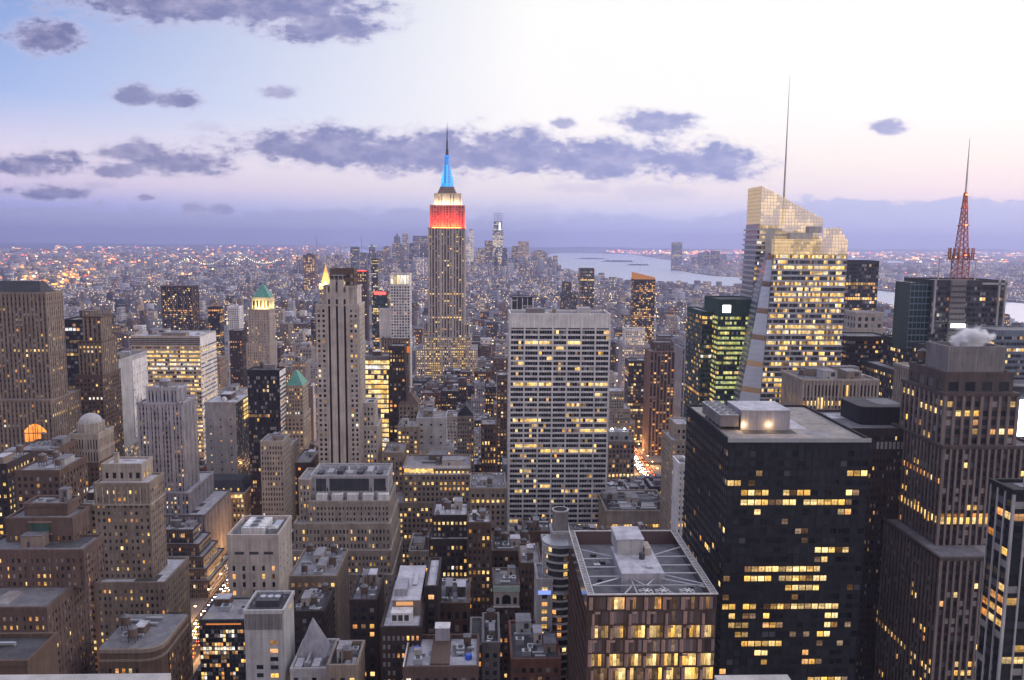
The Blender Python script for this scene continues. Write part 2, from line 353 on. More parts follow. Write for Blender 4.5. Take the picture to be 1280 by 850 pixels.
HERO = []     # (x0,x1,y0,y1,ztop,pixels...) footprints for the fillers
class Building:
    def __init__(s, kind, label, cat='building', seed=None, group=None, win=True):
        s.kind, s.label, s.cat, s.group = kind, label, cat, group
        s.rng = random.Random(seed if seed is not None else label)
        s.wall = MB(); s.roof = MB(); s.roofs = []; s.wins = []; s.parts = []; s.tiers = []; s.single = win; s.sharedparts = []
    def part(s, name, label=None):
        m = MB(); s.parts.append((name, m, label)); return m
    def face(s, side, a0, a1, c, z0, z1, st, holes=None, lean=None):
        rng, wl = s.rng, s.wall
        L, H = a1-a0, z1-z0-st.cap
        if L < 2 or H < 3: return
        n = max(1, round(L/st.bay)); bw = L/n; nf = max(1, round(H/st.fl)); fh = H/nf
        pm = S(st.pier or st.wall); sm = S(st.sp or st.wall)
        pw = bw*(1-st.ww); sh = fh*(1-st.wh)
        def bx(p0, p1, q0, q1, d, mat, skip=''):      # along, z, proud
            if side == 'N': wl.box(p0, p1, c-d, c, q0, q1, mat, 'S'+skip)
            elif side == 'W': wl.box(c, c+d, p0, p1, q0, q1, mat, 'E'+skip)
            elif side == 'E': wl.box(c-d, c, p0, p1, q0, q1, mat, 'W'+skip)
            else: wl.box(p0, p1, c, c+d, q0, q1, mat, 'N'+skip)
        e = st.pd if side in 'NS' else 0
        edges = []
        for i in range(n+1):
            x = a0+i*bw; h = pw/2
            if st.grp and i % st.grp[0] == 0: h = pw/2*st.grp[1]
            lo, hi = x-h, x+h
            if i == 0: lo = a0-e
            if i == n: hi = a1+e
            edges.append((lo, hi))
            bx(lo, hi, z0, z1, st.pd, pm, 'B')
        es = st.sd if side in 'NS' else 0
        for j in range(nf+1):
            lo = z0 if j == 0 else z0+j*fh-sh/2
            hi = z1-.01 if j == nf else z0+j*fh+sh/2
            if j == 0: hi = z0+sh/2+ (st.base or 0)
            if hi-lo > .05: bx(a0-es, a1+es, lo, hi, st.sd, sm)
        run = False
        for j in range(nf):
            zb = z0+j*fh+sh/2; zt = z0+(j+1)*fh-sh/2
            if j == nf-1: zt = z0+nf*fh-sh/2
            if j == 0 and st.base: zb += st.base
            if zt-zb < .3: continue
            rowlit = rng.random() < (st.row if j >= st.lowlit else .75)
            rowtype = pick(rng, st.types)
            for i in range(n):
                xa, xb = edges[i][1], edges[i+1][0]
                if xb-xa < .2: continue
                p = .82 if rowlit else st.lit
                for k in range(st.split):
                    w_ = (xb-xa)/st.split
                    lit = rng.random() < (p if not run else min(.92, p+.35)); run = lit and rng.random() < st.cont
                    forced = False
                    if st.rowmap and side == 'N':
                        qx, qy = pix(xa+w_*(k+.5), c, (zb+zt)/2)
                        for (ry, r0, r1) in st.rowmap:
                            if abs(qy-ry) < 480*fh/c and r0 <= qx <= r1 and rng.random() < .93: lit = True; forced = True
                    ty = pick(rng, st.rowtypes) if forced else (rowtype if rowlit and rng.random() < .75 else pick(rng, st.types)) if lit else pick(rng, st.dark)
                    s.wins.append((side, xa+w_*(k+.5), c, zb, w_-(.12 if st.split > 1 else 0), zt-zb, ty))
    def tier(s, x0, x1, y0, y1, z0, z1, st, sides='NWE', roof=None, clutter=0, par=None, face=True):
        s.tiers.append((x0, x1, y0, y1, z0, z1))
        wm = S(st.wall)
        s.wall.box(x0, x1, y0, y1, z0, z1, wm, '' if z0 > 0 else 'B')
        if face:
            for sd in sides:
                if sd == 'N': s.face('N', x0, x1, y0, z0, z1, st)
                elif sd == 'W': s.face('W', y0, y1, x1, z0, z1, st)
                elif sd == 'E': s.face('E', y0, y1, x0, z0, z1, st)
        e = st.pd+st.corn; ph = st.par if par is None else par; t = .45
        if ph > 0:
            zb = z1-.35 if st.corn > 0 else z1+.004
            w_ = s.wall
            w_.box(x0-e, x1+e, y0-e, y0+t, zb, z1+ph, wm); w_.box(x0-e, x1+e, y1-t, y1+e, zb, z1+ph, wm)
            w_.box(x0-e, x0+t, y0+t, y1-t, zb, z1+ph, wm); w_.box(x1-t, x1+e, y0+t, y1-t, zb, z1+ph, wm)
        rf = MB(); s.roofs.append(rf); rf.box(x0+t, x1-t, y0+t, y1-t, z1-.1, z1+.06, R(roof or st.roof), 'B')
        if z1 > 15 and x1-x0 > 8 and y1-y0 > 8:
            rr = s.rng; big = x1-x0 > 18
            for k in range(rr.choice((2, 3, 4)) if big else 2):
                a, b_ = rr.uniform(.12, .42)*(x1-x0), rr.uniform(.12, .4)*(y1-y0); px_, py_ = rr.uniform(x0+t, x1-t-a), rr.uniform(y0+t, y1-t-b_)
                zz = z1+.064+.004*k; rf.poly([(px_, py_, zz), (px_+a, py_, zz), (px_+a, py_+b_, zz), (px_, py_+b_, zz)], R(rr.choice(('tar', 'gravel', 'greyroof', 'membrane', 'tanroof'))))
        if clutter: s.clutter(x0+t, x1-t, y0+t, y1-t, z1+.06, clutter)
    def clutter(s, x0, x1, y0, y1, z, n):
        rng = s.rng; placed = []
        W, D = x1-x0, y1-y0
        if W < 5 or D < 5: return
        for k in range(n):
            kind = 'penthouse' if k == 0 else rng.choice(['water_tank', 'air_unit', 'air_unit', 'duct', 'penthouse'])
            for tr in range(8):
                if kind == 'penthouse': a, b, h = rng.uniform(.18, .4)*W, rng.uniform(.2, .4)*D, rng.uniform(3, 6)
                elif kind == 'water_tank': a = b = rng.uniform(3.2, 4.4); h = 7
                elif kind == 'duct': a, b, h = rng.uniform(.2, .5)*W, 1.0, .9
                else: a, b, h = rng.uniform(2, 4.5), rng.uniform(2, 4), rng.uniform(1.3, 2.6)
                if a > W*.8 or b > D*.8: continue
                x = rng.uniform(x0+.4, x1-a-.4); y = rng.uniform(y0+.4, y1-b-.4)
                if all(x > p[1]+.3 or x+a < p[0]-.3 or y > p[3]+.3 or y+b < p[2]-.3 for p in placed): break
            else: continue
            placed.append((x, x+a, y, y+b))
            if kind == 'water_tank': s.sharedparts.append(('water_tank', (x+a/2, y+b/2, z), a/4.0)); continue
            m = s.part(kind)
            if kind == 'penthouse':
                pm = S(rng.choice(['grey', 'tan', 'palegrey', 'brown', 'limestone']))
                m.box(x, x+a, y, y+b, z, z+h, pm, 'B'); m.box(x-.15, x+a+.15, y-.15, y+b+.15, z+h+.004, z+h+.3, R(rng.choice(['gravel', 'membrane', 'greyroof'])))
                m.box(x+a*.3, x+a*.3+1.0, y-.06, y, z+.05, z+2.1, DKMETAL, 'S')
                if h > 4.5: m.box(x+a*.55, x+a*.85, y-.08, y, z+2.3, z+h-.6, DKMETAL, 'S')
            elif kind == 'duct': m.box(x, x+a, y, y+b, z+.3, z+.3+h, METAL); m.box(x, x+.6, y, y+b, z, z+.3, METAL); m.box(x+a-.6, x+a, y, y+b, z, z+.3, METAL)
            else:
                m.box(x, x+a, y, y+b, z, z+h, METAL, 'B'); m.cyl(x+a/2, y+b/2, z+h, z+h+.3, min(a, b)*.36, min(a, b)*.36, 10, DKMETAL)
                m.box(x-.04, x, y+.3, y+b-.3, z+.3, z+h-.3, DKMETAL)
    def done(s, maxwin=100, hero=True, vb=None, anchor=None):
        xs0 = min(t[0] for t in s.tiers); xs1 = max(t[1] for t in s.tiers); ys0 = min(t[2] for t in s.tiers); ys1 = max(t[3] for t in s.tiers)
        zt = max(t[5] for t in s.tiers)
        o = ((xs0+xs1)/2, (ys0+ys1)/2, 0.0)
        root = empty(s.kind, o, s.label, s.cat, s.group); s.root = root
        if not s.wall.empty(): s.wall.build('wall', root)
        for rf in [s.roof]+s.roofs:
            if not rf.empty(): rf.build('roof', root)
        for nm, m, lb in s.parts:
            if not m.empty():
                q = m.build(nm, root)
                if lb: q['label'] = lb
        for nm, loc, sc_ in s.sharedparts:
            q = water_tank(root, loc, sc_)
        # windows: the hundred that show best as objects, the rest as one part
        cand = []; rest = []
        for wdw in s.wins:
            side, a, c, zb, ww, hh, ty = wdw
            px, py = pix(a, c, zb+hh) if side in 'NS' else pix(c, a, zb+hh)
            if py > 880 or px < -60 or px > 1340: continue
            ok = (side == 'N') or (side == 'W' and c < -8) or (side == 'E' and c > 8)
            depth = c if side in 'NS' else a
            scr = ww*hh/(depth*depth)*(1 if side == 'N' else abs(c)/depth)*(3 if DIM <= ty <= WHT or ty > GRY else 1)*(1+.2*s.rng.random())
            (cand if ok and py < 846 and 0 < px < 1280 else rest).append((scr*(1 if py < 700 else .8), zb, wdw))
        if s.single and maxwin:
            cand.sort(key=lambda q: (-q[0]*(1.0+0.002*q[1])))
            rest += cand[maxwin:]; cand = cand[:maxwin]
        else: rest += cand; cand = []
        g = .04; ROT = {'N': 0, 'W': math.pi/2, 'E': -math.pi/2, 'S': math.pi}
        wm = s.wmats if hasattr(s, 'wmats') else WIN
        for _, _, (side, a, c, zb, ww, hh, ty) in cand:
            q = bpy.data.objects.new('window', window_mesh(wm[ty])); COL.objects.link(q)
            loc = (a, c-g, zb) if side == 'N' else (a, c+g, zb) if side == 'S' else (c+g, a, zb) if side == 'W' else (c-g, a, zb)
            setparent(q, root, loc); q.rotation_euler = (0, 0, ROT[side]); q.scale = (ww, 1, hh)
        if rest:
            m = MB(); m.uv = []
            for _, _, (side, a, c, zb, ww, hh, ty) in rest:
                h = ww/2; z1 = zb+hh
                if side == 'N': p = [(a-h, c-g, zb), (a+h, c-g, zb), (a+h, c-g, z1), (a-h, c-g, z1)]
                elif side == 'W': p = [(c+g, a-h, zb), (c+g, a+h, zb), (c+g, a+h, z1), (c+g, a-h, z1)]
                elif side == 'E': p = [(c-g, a+h, zb), (c-g, a-h, zb), (c-g, a-h, z1), (c-g, a+h, z1)]
                else: p = [(a+h, c+g, zb), (a-h, c+g, zb), (a-h, c+g, z1), (a+h, c+g, z1)]
                m.poly(p, wm[ty]); m.uv += [(0, 0), (1, 0), (1, 1), (0, 1)]
            q = m.build('windows', root); q['kind'] = 'stuff'
        if hero:
            pxs = [pix(x, y, t[5]) for t in s.tiers for x in (t[0], t[1]) for y in (t[2], t[3])]
            for t in s.tiers: HERO.append((t[0], t[1], t[2], t[3], t[4], t[5], vb))
            ANCH.append((anchor, min(p[0] for p in pxs), max(p[0] for p in pxs), min(p[1] for p in pxs), ys0))
        return root
ANCH = []
_tank = []
def water_tank(root, loc, sc_):
    if not _tank:
        a = MB(); a.cyl(0, 0, 2.6, 6.2, 1.9, 1.9, 14, WOOD)
        for k in range(4): a.cyl(0, 0, 2.9+k*.95, 2.98+k*.95, 1.94, 1.94, 14, DKMETAL)
        b = MB(); b.cyl(0, 0, 6.2, 7.5, 2.1, .1, 14, R('greyroof'))
        c = MB()
        for i in range(4):
            x, y = 1.3*(1 if i & 1 else -1), 1.3*(1 if i & 2 else -1); c.box(x-.12, x+.12, y-.12, y+.12, 0, 2.5, DKMETAL)
        c.box(-1.7, 1.7, -1.7, 1.7, 2.4, 2.6, DKMETAL)
        _tank.extend([a.mesh('water_tank'), b.mesh('tank_lid'), c.mesh('tank_stand')])
    t = bpy.data.objects.new('water_tank', _tank[0]); COL.objects.link(t); setparent(t, root, loc); t.scale = (sc_,)*3
    for nm, me in (('tank_lid', _tank[1]), ('tank_stand', _tank[2])):
        q = bpy.data.objects.new(nm, me); COL.objects.link(q); q.parent = t
    return t

def px_box(xl, xr, yt, Y, D=None, xb=None):
    """roof-edge pixels of a front face at depth Y -> x0,x1,y0,y1,ztop; xb = pixel of the far edge of the side face in view"""
    a = at(xl, yt, Y); b = at(xr, yt, Y)
    if D is None:
        c = (xr if xr < VPX else xl)
        D = Y*((c-VPX)/(xb-VPX)-1)
    return a.x, b.x, Y, Y+D, (a.z+b.z)/2

# ------------------------------------------------------------------ setting: land, water, roads, haze
RND = random.Random(11)
AVE = [-2100, -1830, -1560, -1300, -1040, -800, -640, -490, -340, -188, 185, 455, 725, 1000, 1270, 1540]      # avenue centre lines
def ground_mat():
    m = bpy.data.materials.new('city_ground'); m.use_nodes = True; t = NT(m.node_tree)
    b = t.new('ShaderNodeBsdfPrincipled'); o = t.new('ShaderNodeOutputMaterial'); t.l.new(b.outputs[0], o.inputs[0])
    tc = t.new('ShaderNodeTexCoord').outputs['Object']
    n = t.noise(tc, .004, 8, .7); n2 = t.noise(tc, .0006, 4, .6)
    c = t.ramp(n, [(.3, (.035, .034, .036)), (.5, (.075, .07, .068)), (.7, (.13, .12, .115))])
    c = t.mix(t.mapr(n2, .45, .62), c, (.035, .045, .03))
    t.l.new(c, b.inputs[0]); b.inputs['Roughness'].default_value = .9
    return m
g = MB(); NG = 96
g.poly([(34000*math.cos(2*math.pi*i/NG), 34000*math.sin(2*math.pi*i/NG), 0) for i in range(NG)], ground_mat())
tag(g.build('ground'), kind='structure')

wm_ = bpy.data.materials.new('bay_water'); wm_.use_nodes = True; t = NT(wm_.node_tree)
b = t.new('ShaderNodeBsdfPrincipled'); o = t.new('ShaderNodeOutputMaterial'); t.l.new(b.outputs[0], o.inputs[0])
b.inputs['Base Color'].default_value = (.44, .47, .53, 1); b.inputs['Roughness'].default_value = .5; b.inputs['Specular IOR Level'].default_value = 1.0  # pale base colour stands in for bright sky mirrored in the water
tc = t.new('ShaderNodeTexCoord').outputs['Object']
mp = t.new('ShaderNodeMapping'); t.l.new(tc, mp.inputs[0]); mp.inputs['Scale'].default_value = (.008, .02, 1)
bp = t.new('ShaderNodeBump'); bp.inputs['Strength'].default_value = .25; bp.inputs['Distance'].default_value = 8
t.l.new(t.noise(mp.outputs[0], 1.0, 6, .6), bp.inputs['Height']); t.l.new(bp.outputs[0], b.inputs['Normal'])
WATER = {
 'upper_bay': [(688, 332), (700, 337), (722, 341), (745, 349), (770, 354), (800, 357), (835, 361), (880, 362.5), (935, 364), (990, 369), (1060, 378), (1130, 390), (1200, 397), (1290, 408),
               (1290, 380), (1250, 377), (1190, 372), (1130, 367), (1095, 363), (1040, 357), (985, 352), (930, 347), (890, 345), (868, 342), (848, 338), (838, 333.5), (858, 331), (846, 326.5), (815, 322), (790, 318), (740, 316.5), (700, 316), (686, 318), (684, 324)],
 'harbour': [(392, 331), (415, 332), (440, 331), (470, 328), (480, 323), (476, 317), (452, 311), (436, 309.5), (430, 312), (438, 318), (434, 323), (415, 324.5), (396, 326)],
 'kill': [(985, 324), (1060, 327.5), (1140, 330.5), (1150, 328), (1100, 325), (1050, 322.5), (1000, 320.5)],
 'lower_bay': [(20, 304.2), (160, 305), (300, 306), (420, 306.6), (520, 307), (640, 307.8), (640, 305.8), (520, 304.9), (420, 304.2), (300, 303.2), (160, 302.2), (20, 301)],
 'river': [(0, 343), (60, 342), (105, 338), (100, 335.5), (50, 338), (0, 339)]}
WPOLY = []
for nm, pts in WATER.items():
    q = [onz(x, y, .6) for x, y in pts]
    m = MB(); m.poly([tuple(p) for p in q], wm_)
    if m.f:
        ob = m.build(nm); tag(ob, kind='structure')
        if ob.data.polygons[0].normal.z < 0: ob.data.flip_normals()
    WPOLY.append([(p.x, p.y) for p in q])
def in_poly(x, y, P):
    c = False; n = len(P)
    for i in range(n):
        x1, y1 = P[i]; x2, y2 = P[i-1]
        if (y1 > y) != (y2 > y) and x < (x2-x1)*(y-y1)/(y2-y1)+x1: c = not c
    return c
def wet(x, y): return any(in_poly(x, y, P) for P in WPOLY)
# islands in the bay
land = principled('island_green', (.05, .06, .045), .9, .2, 0, .4, .01)
for xa, xb, yc, h in ((720, 760, 323.4, 9), (751, 792, 327, 12), (783, 812, 331.5, 8)):
    a = onz(xa, yc); c_ = onz(xb, yc); m = MB(); n = 28; P = []
    cx_, r = (a.x+c_.x)/2, (c_.x-a.x)/2; rr = random.Random(xa)
    for i in range(n):
        th = 2*math.pi*i/n; k = rr.uniform(.85, 1.1); P.append((cx_+r*k*math.cos(th), a.y+r*.8*k*math.sin(th)))
    m.prism(P, .2, 2.0, land)
    for _ in range(90):
        th = rr.uniform(0, 6.28); q = rr.uniform(0, .8)**.6*.8; x, y = cx_+r*q*math.cos(th), a.y+r*.7*q*math.sin(th); s_ = rr.uniform(12, 40)
        m.frustum(x-s_, x+s_, y-s_, y+s_, 1.9, rr.uniform(.5, 1.3)*h+3, .6, .6, land)
    tag(m.build('island'), kind='structure')
# far low hills along the horizon
hm = principled('far_hills', (.05, .055, .05), .95, .1, 0, .3, .001)
for nm, xa, xb, Y, hh in (('hills', 560, 1010, 26000, 95), ('hills', 960, 1320, 30000, 130), ('hills', -40, 420, 31000, 40)):
    m = MB(); n = 60; rr = random.Random(int(xb)); x0, x1 = at(xa, 303, Y).x, at(xb, 303, Y).x; prev = None; ph = [rr.uniform(0, 6) for _ in range(5)]
    for i in range(n+1):
        f = i/n; x = x0+(x1-x0)*f; env = min(1, 5*f, 5*(1-f))
        z = max(2, hh*env*(.65+.2*math.sin(9*f+ph[0])+.12*math.sin(23*f+ph[1])+.06*math.sin(51*f+ph[2])))
        cur = ((x, Y-900, 0), (x, Y, z), (x, Y+900, 0))
        if prev: m.poly([prev[0], cur[0], cur[1], prev[1]], hm); m.poly([prev[1], cur[1], cur[2], prev[2]], hm)
        prev = cur
    tag(m.build(nm), kind='structure')

# roads: avenues and cross streets of the grid, pavements as raised blocks
asph = roofmat('asphalt', (.05, .05, .053), .3); pave = roofmat('pavement', (.22, .21, .21), .25); paint = principled('road_paint', (.75, .74, .70), .7, .3, 0, .15, .5)
rd = MB(); rd.box(-1500, 1100, 150, 3200, -.5, .004, asph, 'BNSEW'); tag(rd.build('road'), kind='structure')
STREETS = [38+80.5*k for k in range(0, 40)]      # centre lines of the cross streets
pv = MB()
for a, c_ in zip(AVE[:-1], AVE[1:]):
    for s0, s1 in zip(STREETS[:-1], STREETS[1:]):
        if a < -1500 or c_ > 1100 or s0 < 150 or s1 > 3180: continue
        pv.box(a+10, c_-10, s0+6, s1-6, .006, .14, pave, 'B')
tag(pv.build('pavement'), kind='structure')
mk = MB()
for X in (-188, 185):
    for ln in (-5.2, -1.7, 1.7, 5.2):
        y = 200
        while y < 1500:
            mk.box(X+ln-.08, X+ln+.08, y, y+3, .0085, .0095, paint, 'BNSEW'); y += 9
    for s0 in STREETS[2:20]:
        for k in range(9): mk.box(X-8+k*1.9, X-7.1+k*1.9, s0-9.5, s0-6.5, .0085, .0095, paint, 'BNSEW')
tag(mk.build('road_markings'), kind='structure')

# ------------------------------------------------------------------ haze: one closed box of thin air
hz = bpy.data.materials.new('haze_air'); hz.use_nodes = True; t = NT(hz.node_tree)
o = t.new('ShaderNodeOutputMaterial'); vo = t.new('ShaderNodeVolumePrincipled'); t.l.new(vo.outputs[0], o.inputs['Volume'])
vo.inputs['Color'].default_value = (.50, .54, .86, 1); vo.inputs['Density'].default_value = .68e-4; vo.inputs['Anisotropy'].default_value = .45
h_ = MB(); h_.box(-36000, 36000, -36000, 36000, -1.0, 580, hz); tag(h_.build('haze'), kind='stuff')

def far_city():
    """the low city mass beyond the single buildings, block after block to the far shores"""
    m = bpy.data.materials.new('city_facade'); m.use_nodes = True; t = NT(m.node_tree)
    o = t.new('ShaderNodeOutputMaterial'); b = t.new('ShaderNodeBsdfPrincipled'); t.l.new(b.outputs[0], o.inputs[0])
    tc = t.new('ShaderNodeTexCoord'); g = t.new('ShaderNodeNewGeometry').outputs['Random Per Island']
    sp = t.new('ShaderNodeSeparateXYZ'); t.l.new(tc.outputs['UV'], sp.inputs[0])
    a = t.m('DIVIDE', sp.outputs[0], 4.2); c = t.m('DIVIDE', sp.outputs[1], 3.7)
    wn = t.new('ShaderNodeTexWhiteNoise', noise_dimensions='3D'); t.l.new(t.comb(t.m('FLOOR', a), t.m('FLOOR', c), t.m('MULTIPLY', g, 917.0)), wn.inputs['Vector'])
    def inside(x, lo, hi):
        f = t.m('FRACT', x); return t.m('MULTIPLY', t.m('GREATER_THAN', f, lo), t.m('LESS_THAN', f, hi))
    win = t.m('MULTIPLY', inside(a, .22, .78), inside(c, .25, .78))
    lit = t.m('MULTIPLY', win, t.m('LESS_THAN', wn.outputs[0], t.mapr(t.m('FRACT', t.m('MULTIPLY', g, 31.7)), 0, 1, .0, .16)))
    base = t.ramp(g, [(0, (.15, .13, .14)), (.2, (.24, .22, .24)), (.36, (.11, .10, .12)), (.5, (.31, .30, .33)), (.62, (.17, .12, .12)), (.74, (.22, .22, .26)), (.88, (.44, .43, .47)), (.96, (.08, .085, .11))], 'CONSTANT')
    base = t.mix(t.m('MULTIPLY', win, .8), base, (.03, .032, .04))
    t.l.new(base, b.inputs[0]); b.inputs['Roughness'].default_value = .8
    t.l.new(t.mix(t.m('FRACT', t.m('MULTIPLY', wn.outputs[0], 977)), (1, .58, .2), (1, .74, .36)), b.inputs['Emission Color']); t.l.new(t.m('MULTIPLY', lit, 2.2), b.inputs['Emission Strength'])
    m.cycles.emission_sampling = 'NONE'
    r = bpy.data.materials.new('city_roofs'); r.use_nodes = True; t = NT(r.node_tree)
    o = t.new('ShaderNodeOutputMaterial'); b = t.new('ShaderNodeBsdfPrincipled'); t.l.new(b.outputs[0], o.inputs[0])
    g = t.new('ShaderNodeNewGeometry').outputs['Random Per Island']
    t.l.new(t.ramp(g, [(0, (.06, .06, .065)), (.22, (.22, .21, .22)), (.45, (.36, .35, .37)), (.7, (.14, .13, .14)), (.86, (.55, .54, .57))], 'CONSTANT'), b.inputs[0]); b.inputs['Roughness'].default_value = .9
    return m, r
CITYMAT, CITYROOF = far_city()
def box_mass(boxes, name):
    """numpy build of thousands of plain blocks (x0,x1,y0,y1,z0,z1) with facade UVs in metres"""
    B = np.array(boxes, dtype=np.float64); n = len(B)
    x0, x1, y0, y1, z0, z1 = B.T
    V = np.stack([np.stack(p, 1) for p in ((x0, y0, z0), (x1, y0, z0), (x1, y1, z0), (x0, y1, z0), (x0, y0, z1), (x1, y0, z1), (x1, y1, z1), (x0, y1, z1))], 1).reshape(-1, 3)
    Fq = np.array([(0, 1, 5, 4), (1, 2, 6, 5), (2, 3, 7, 6), (3, 0, 4, 7), (4, 5, 6, 7)])
    loops = (Fq[None]+(np.arange(n)*8)[:, None, None]).reshape(-1)
    me = bpy.data.meshes.new(name); me.vertices.add(n*8); me.vertices.foreach_set('co', V.ravel())
    me.loops.add(len(loops)); me.loops.foreach_set('vertex_index', loops.astype(np.int32))
    me.polygons.add(n*5); me.polygons.foreach_set('loop_start', np.arange(0, n*20, 4, dtype=np.int32)); me.polygons.foreach_set('loop_total', np.full(n*5, 4, dtype=np.int32))
    me.materials.append(CITYMAT); me.materials.append(CITYROOF)
    me.polygons.foreach_set('material_index', np.tile([0, 0, 0, 0, 1], n).astype(np.int32))
    uvl = me.uv_layers.new(name='UVMap'); wx, wy, h = x1-x0, y1-y0, z1-z0; z = np.zeros(n)
    uv = np.stack([np.stack([np.stack(p, 1) for p in ((z, z), (w_, z), (w_, h), (z, h))], 1) for w_ in (wx, wy, wx, wy, wx)], 1)
    uvl.data.foreach_set('uv', uv.astype(np.float32).ravel())
    me.update(calc_edges=True); me.validate()
    ob = bpy.data.objects.new(name, me); COL.objects.link(ob); return ob

# ------------------------------------------------------------------ the single buildings
PUN = St()                                                             # punched masonry windows
TAN = PUN.but(wall='tan'); BRN = PUN.but(wall='brown'); DBR = PUN.but(wall='darkbrown'); BEI = PUN.but(wall='beige'); LIM = PUN.but(wall='limestone', roof='membrane')
GRYS = PUN.but(wall='grey'); BRK = PUN.but(wall='brick'); BLK = PUN.but(wall='black', ww=.8, wh=.7, bay=1.8, pd=.12, sd=.1, roof='tar', lit=.08)
BLANK = PUN.but(wall='palegrey', ww=.25, wh=.3, bay=7, fl=5, lit=.05)
HORZ = St(wall='palegrey', bay=1.7, fl=3.8, ww=.9, wh=.52, pd=.12, sd=.3, lit=.15, row=.35, roof='greyroof')
VERT = St(wall='limestone', sp='darkgrey', bay=3.0, ww=.55, wh=.6, pd=.6, sd=.12, lit=.14, roof='gravel')

def tiers(b, specs):
    """boxes listed from the top down: (xl, xr, ytop, depth, D or -xb, style, options)"""
    out = []
    for sp in specs:
        xl, xr, yt, Y, D, st = sp[:6]; kw = sp[6] if len(sp) > 6 else {}
        q = px_box(xl, xr, yt, Y, D) if D > 0 else px_box(xl, xr, yt, Y, None, -D)
        out.append([*q, st, kw])
    for i, (x0, x1, y0, y1, z, st, kw) in enumerate(out):
        z0 = out[i+1][4] if i+1 < len(out) and not kw.get('own') else 0.0
        kw = {k: v for k, v in kw.items() if k != 'own'}
        b.tier(x0, x1, y0, y1, z0, z, st, **kw)
    return [o[:5] for o in out]
def simple(kind, label, specs, anchor, vb=None, seed=None, maxwin=100, cat='building', **kw):
    b = Building(kind, label, cat, seed); t_ = tiers(b, specs); b.done(maxwin, True, vb, anchor); return b, t_

# --- left edge: broad brown stone tower with its glowing arch
b = Building('stone_tower', 'broad brown stone office tower at the left edge with glowing orange arch', seed=4)
st = TAN.but(wall='tan', bay=3.1, fl=3.9, ww=.45, wh=.5, lit=.10, row=.06, sp='brown')
q = tiers(b, [(-14, 57, 367, 620, 24, st), (-24, 64, 501, 612, 44, st.but(lit=.1, row=.12))])
m = b.part('hipped_roof'); x0, x1, y0, y1, z = q[0]; m.frustum(x0, x1-5, y0+2, y1-2, z+1, z+9, .8, .3, S('slate'))
m = b.part('glowing_arch'); A = at(31, 552, 611); B_ = at(57, 530, 611); ya = q[1][2]-.55; w_ = B_.x-A.x
glow = litmat('arch_glow', (1, .30, .04), .9, .2, .35); pts = [(A.x, ya, A.z), (B_.x, ya, A.z)]; hh = B_.z-A.z
pts += [(A.x+w_*(1-i/10), ya, A.z+hh*(.62+.38*math.sin(math.pi*i/10))) for i in range(11)]; m.poly(pts, glow); m.uv = [(0, 0), (1, 0)]+[(1-i/10, .9) for i in range(11)]
m2 = b.part('arch_mullion')
for i in range(1, 5): m2.box(A.x+w_*i/5-.2, A.x+w_*i/5+.2, ya-.25, ya-.02, A.z, A.z+hh*.85, S('brown'))
m2.box(A.x, B_.x, ya-.3, ya-.26, A.z+hh*.45, A.z+hh*.5, S('brown'))
b.done(100, True, 560, 'broad brown tower at the left edge')

simple('office_building', 'black glass office slab with bright window rows beside the broad brown tower', [(76, 104, 401, 720, 34, BLK.but(bay=3, row=.28, lit=.06))], 'black slab beside the broad brown tower', 500)
b = Building('gothic_tower', 'brown tower with a gothic crown of pinnacles behind the white slab', seed=6)
q = tiers(b, [(104, 126, 397, 668, 18, TAN.but(wall='brown', pier='tan', ww=.5, pd=.5)), (98, 127, 428, 660, 26, TAN.but(wall='brown', pier='tan', pd=.5, row=.14)), (94, 128, 470, 657, 32, TAN.but(wall='brown', lit=.12, row=.12))])
x0, x1, y0, y1, z = q[0]; m = b.part('pinnacles')
for i in range(8):
    x = x0+(x1-x0)*i/7
    for y in (y0, y1): m.box(x-.5, x+.5, y-.5, y+.5, z, z+3.5, S('tan')); m.frustum(x-.5, x+.5, y-.5, y+.5, z+3.5, z+7, 0, 0, S('tan'))
b.done(60, True, 520, 'gothic crowned tower')

# --- white slab with a blank north wall
b = Building('slab_tower', 'white slab tower with blank grey north wall and bare bright west side', seed=8)
x0, x1, y0, y1, z = px_box(118, 148, 452, 700, 58); zl = at(130, 514, 700).z
b.tier(x0, x1, y0, y1, 0, z, BLANK.but(wall='palegrey'), face=False, roof='greyroof', par=1.6)
st = BLANK.but(wall='palegrey', bay=3.0, ww=.82, wh=.5, fl=4, lit=.28, row=.2)
b.face('N', x0, x1, y0, 0, zl, st)
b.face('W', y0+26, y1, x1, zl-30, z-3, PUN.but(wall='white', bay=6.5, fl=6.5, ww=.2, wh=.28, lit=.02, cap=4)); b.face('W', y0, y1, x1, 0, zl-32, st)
m = b.part('panel_joints')
for k in range(13): m.box(x0, x1, y0-.12, y0-.001, zl+2+k*3.6, zl+2.3+k*3.6, S('grey'))
m = b.part('plant_room'); m.box(x0+5, x1-5, y0+14, y0+34, z+.1, z+4, S('grey')); m.box(x0+7, x1-9, y0+38, y0+46, z+.1, z+3, METAL)
b.done(100, True, 560, 'white slab tower')

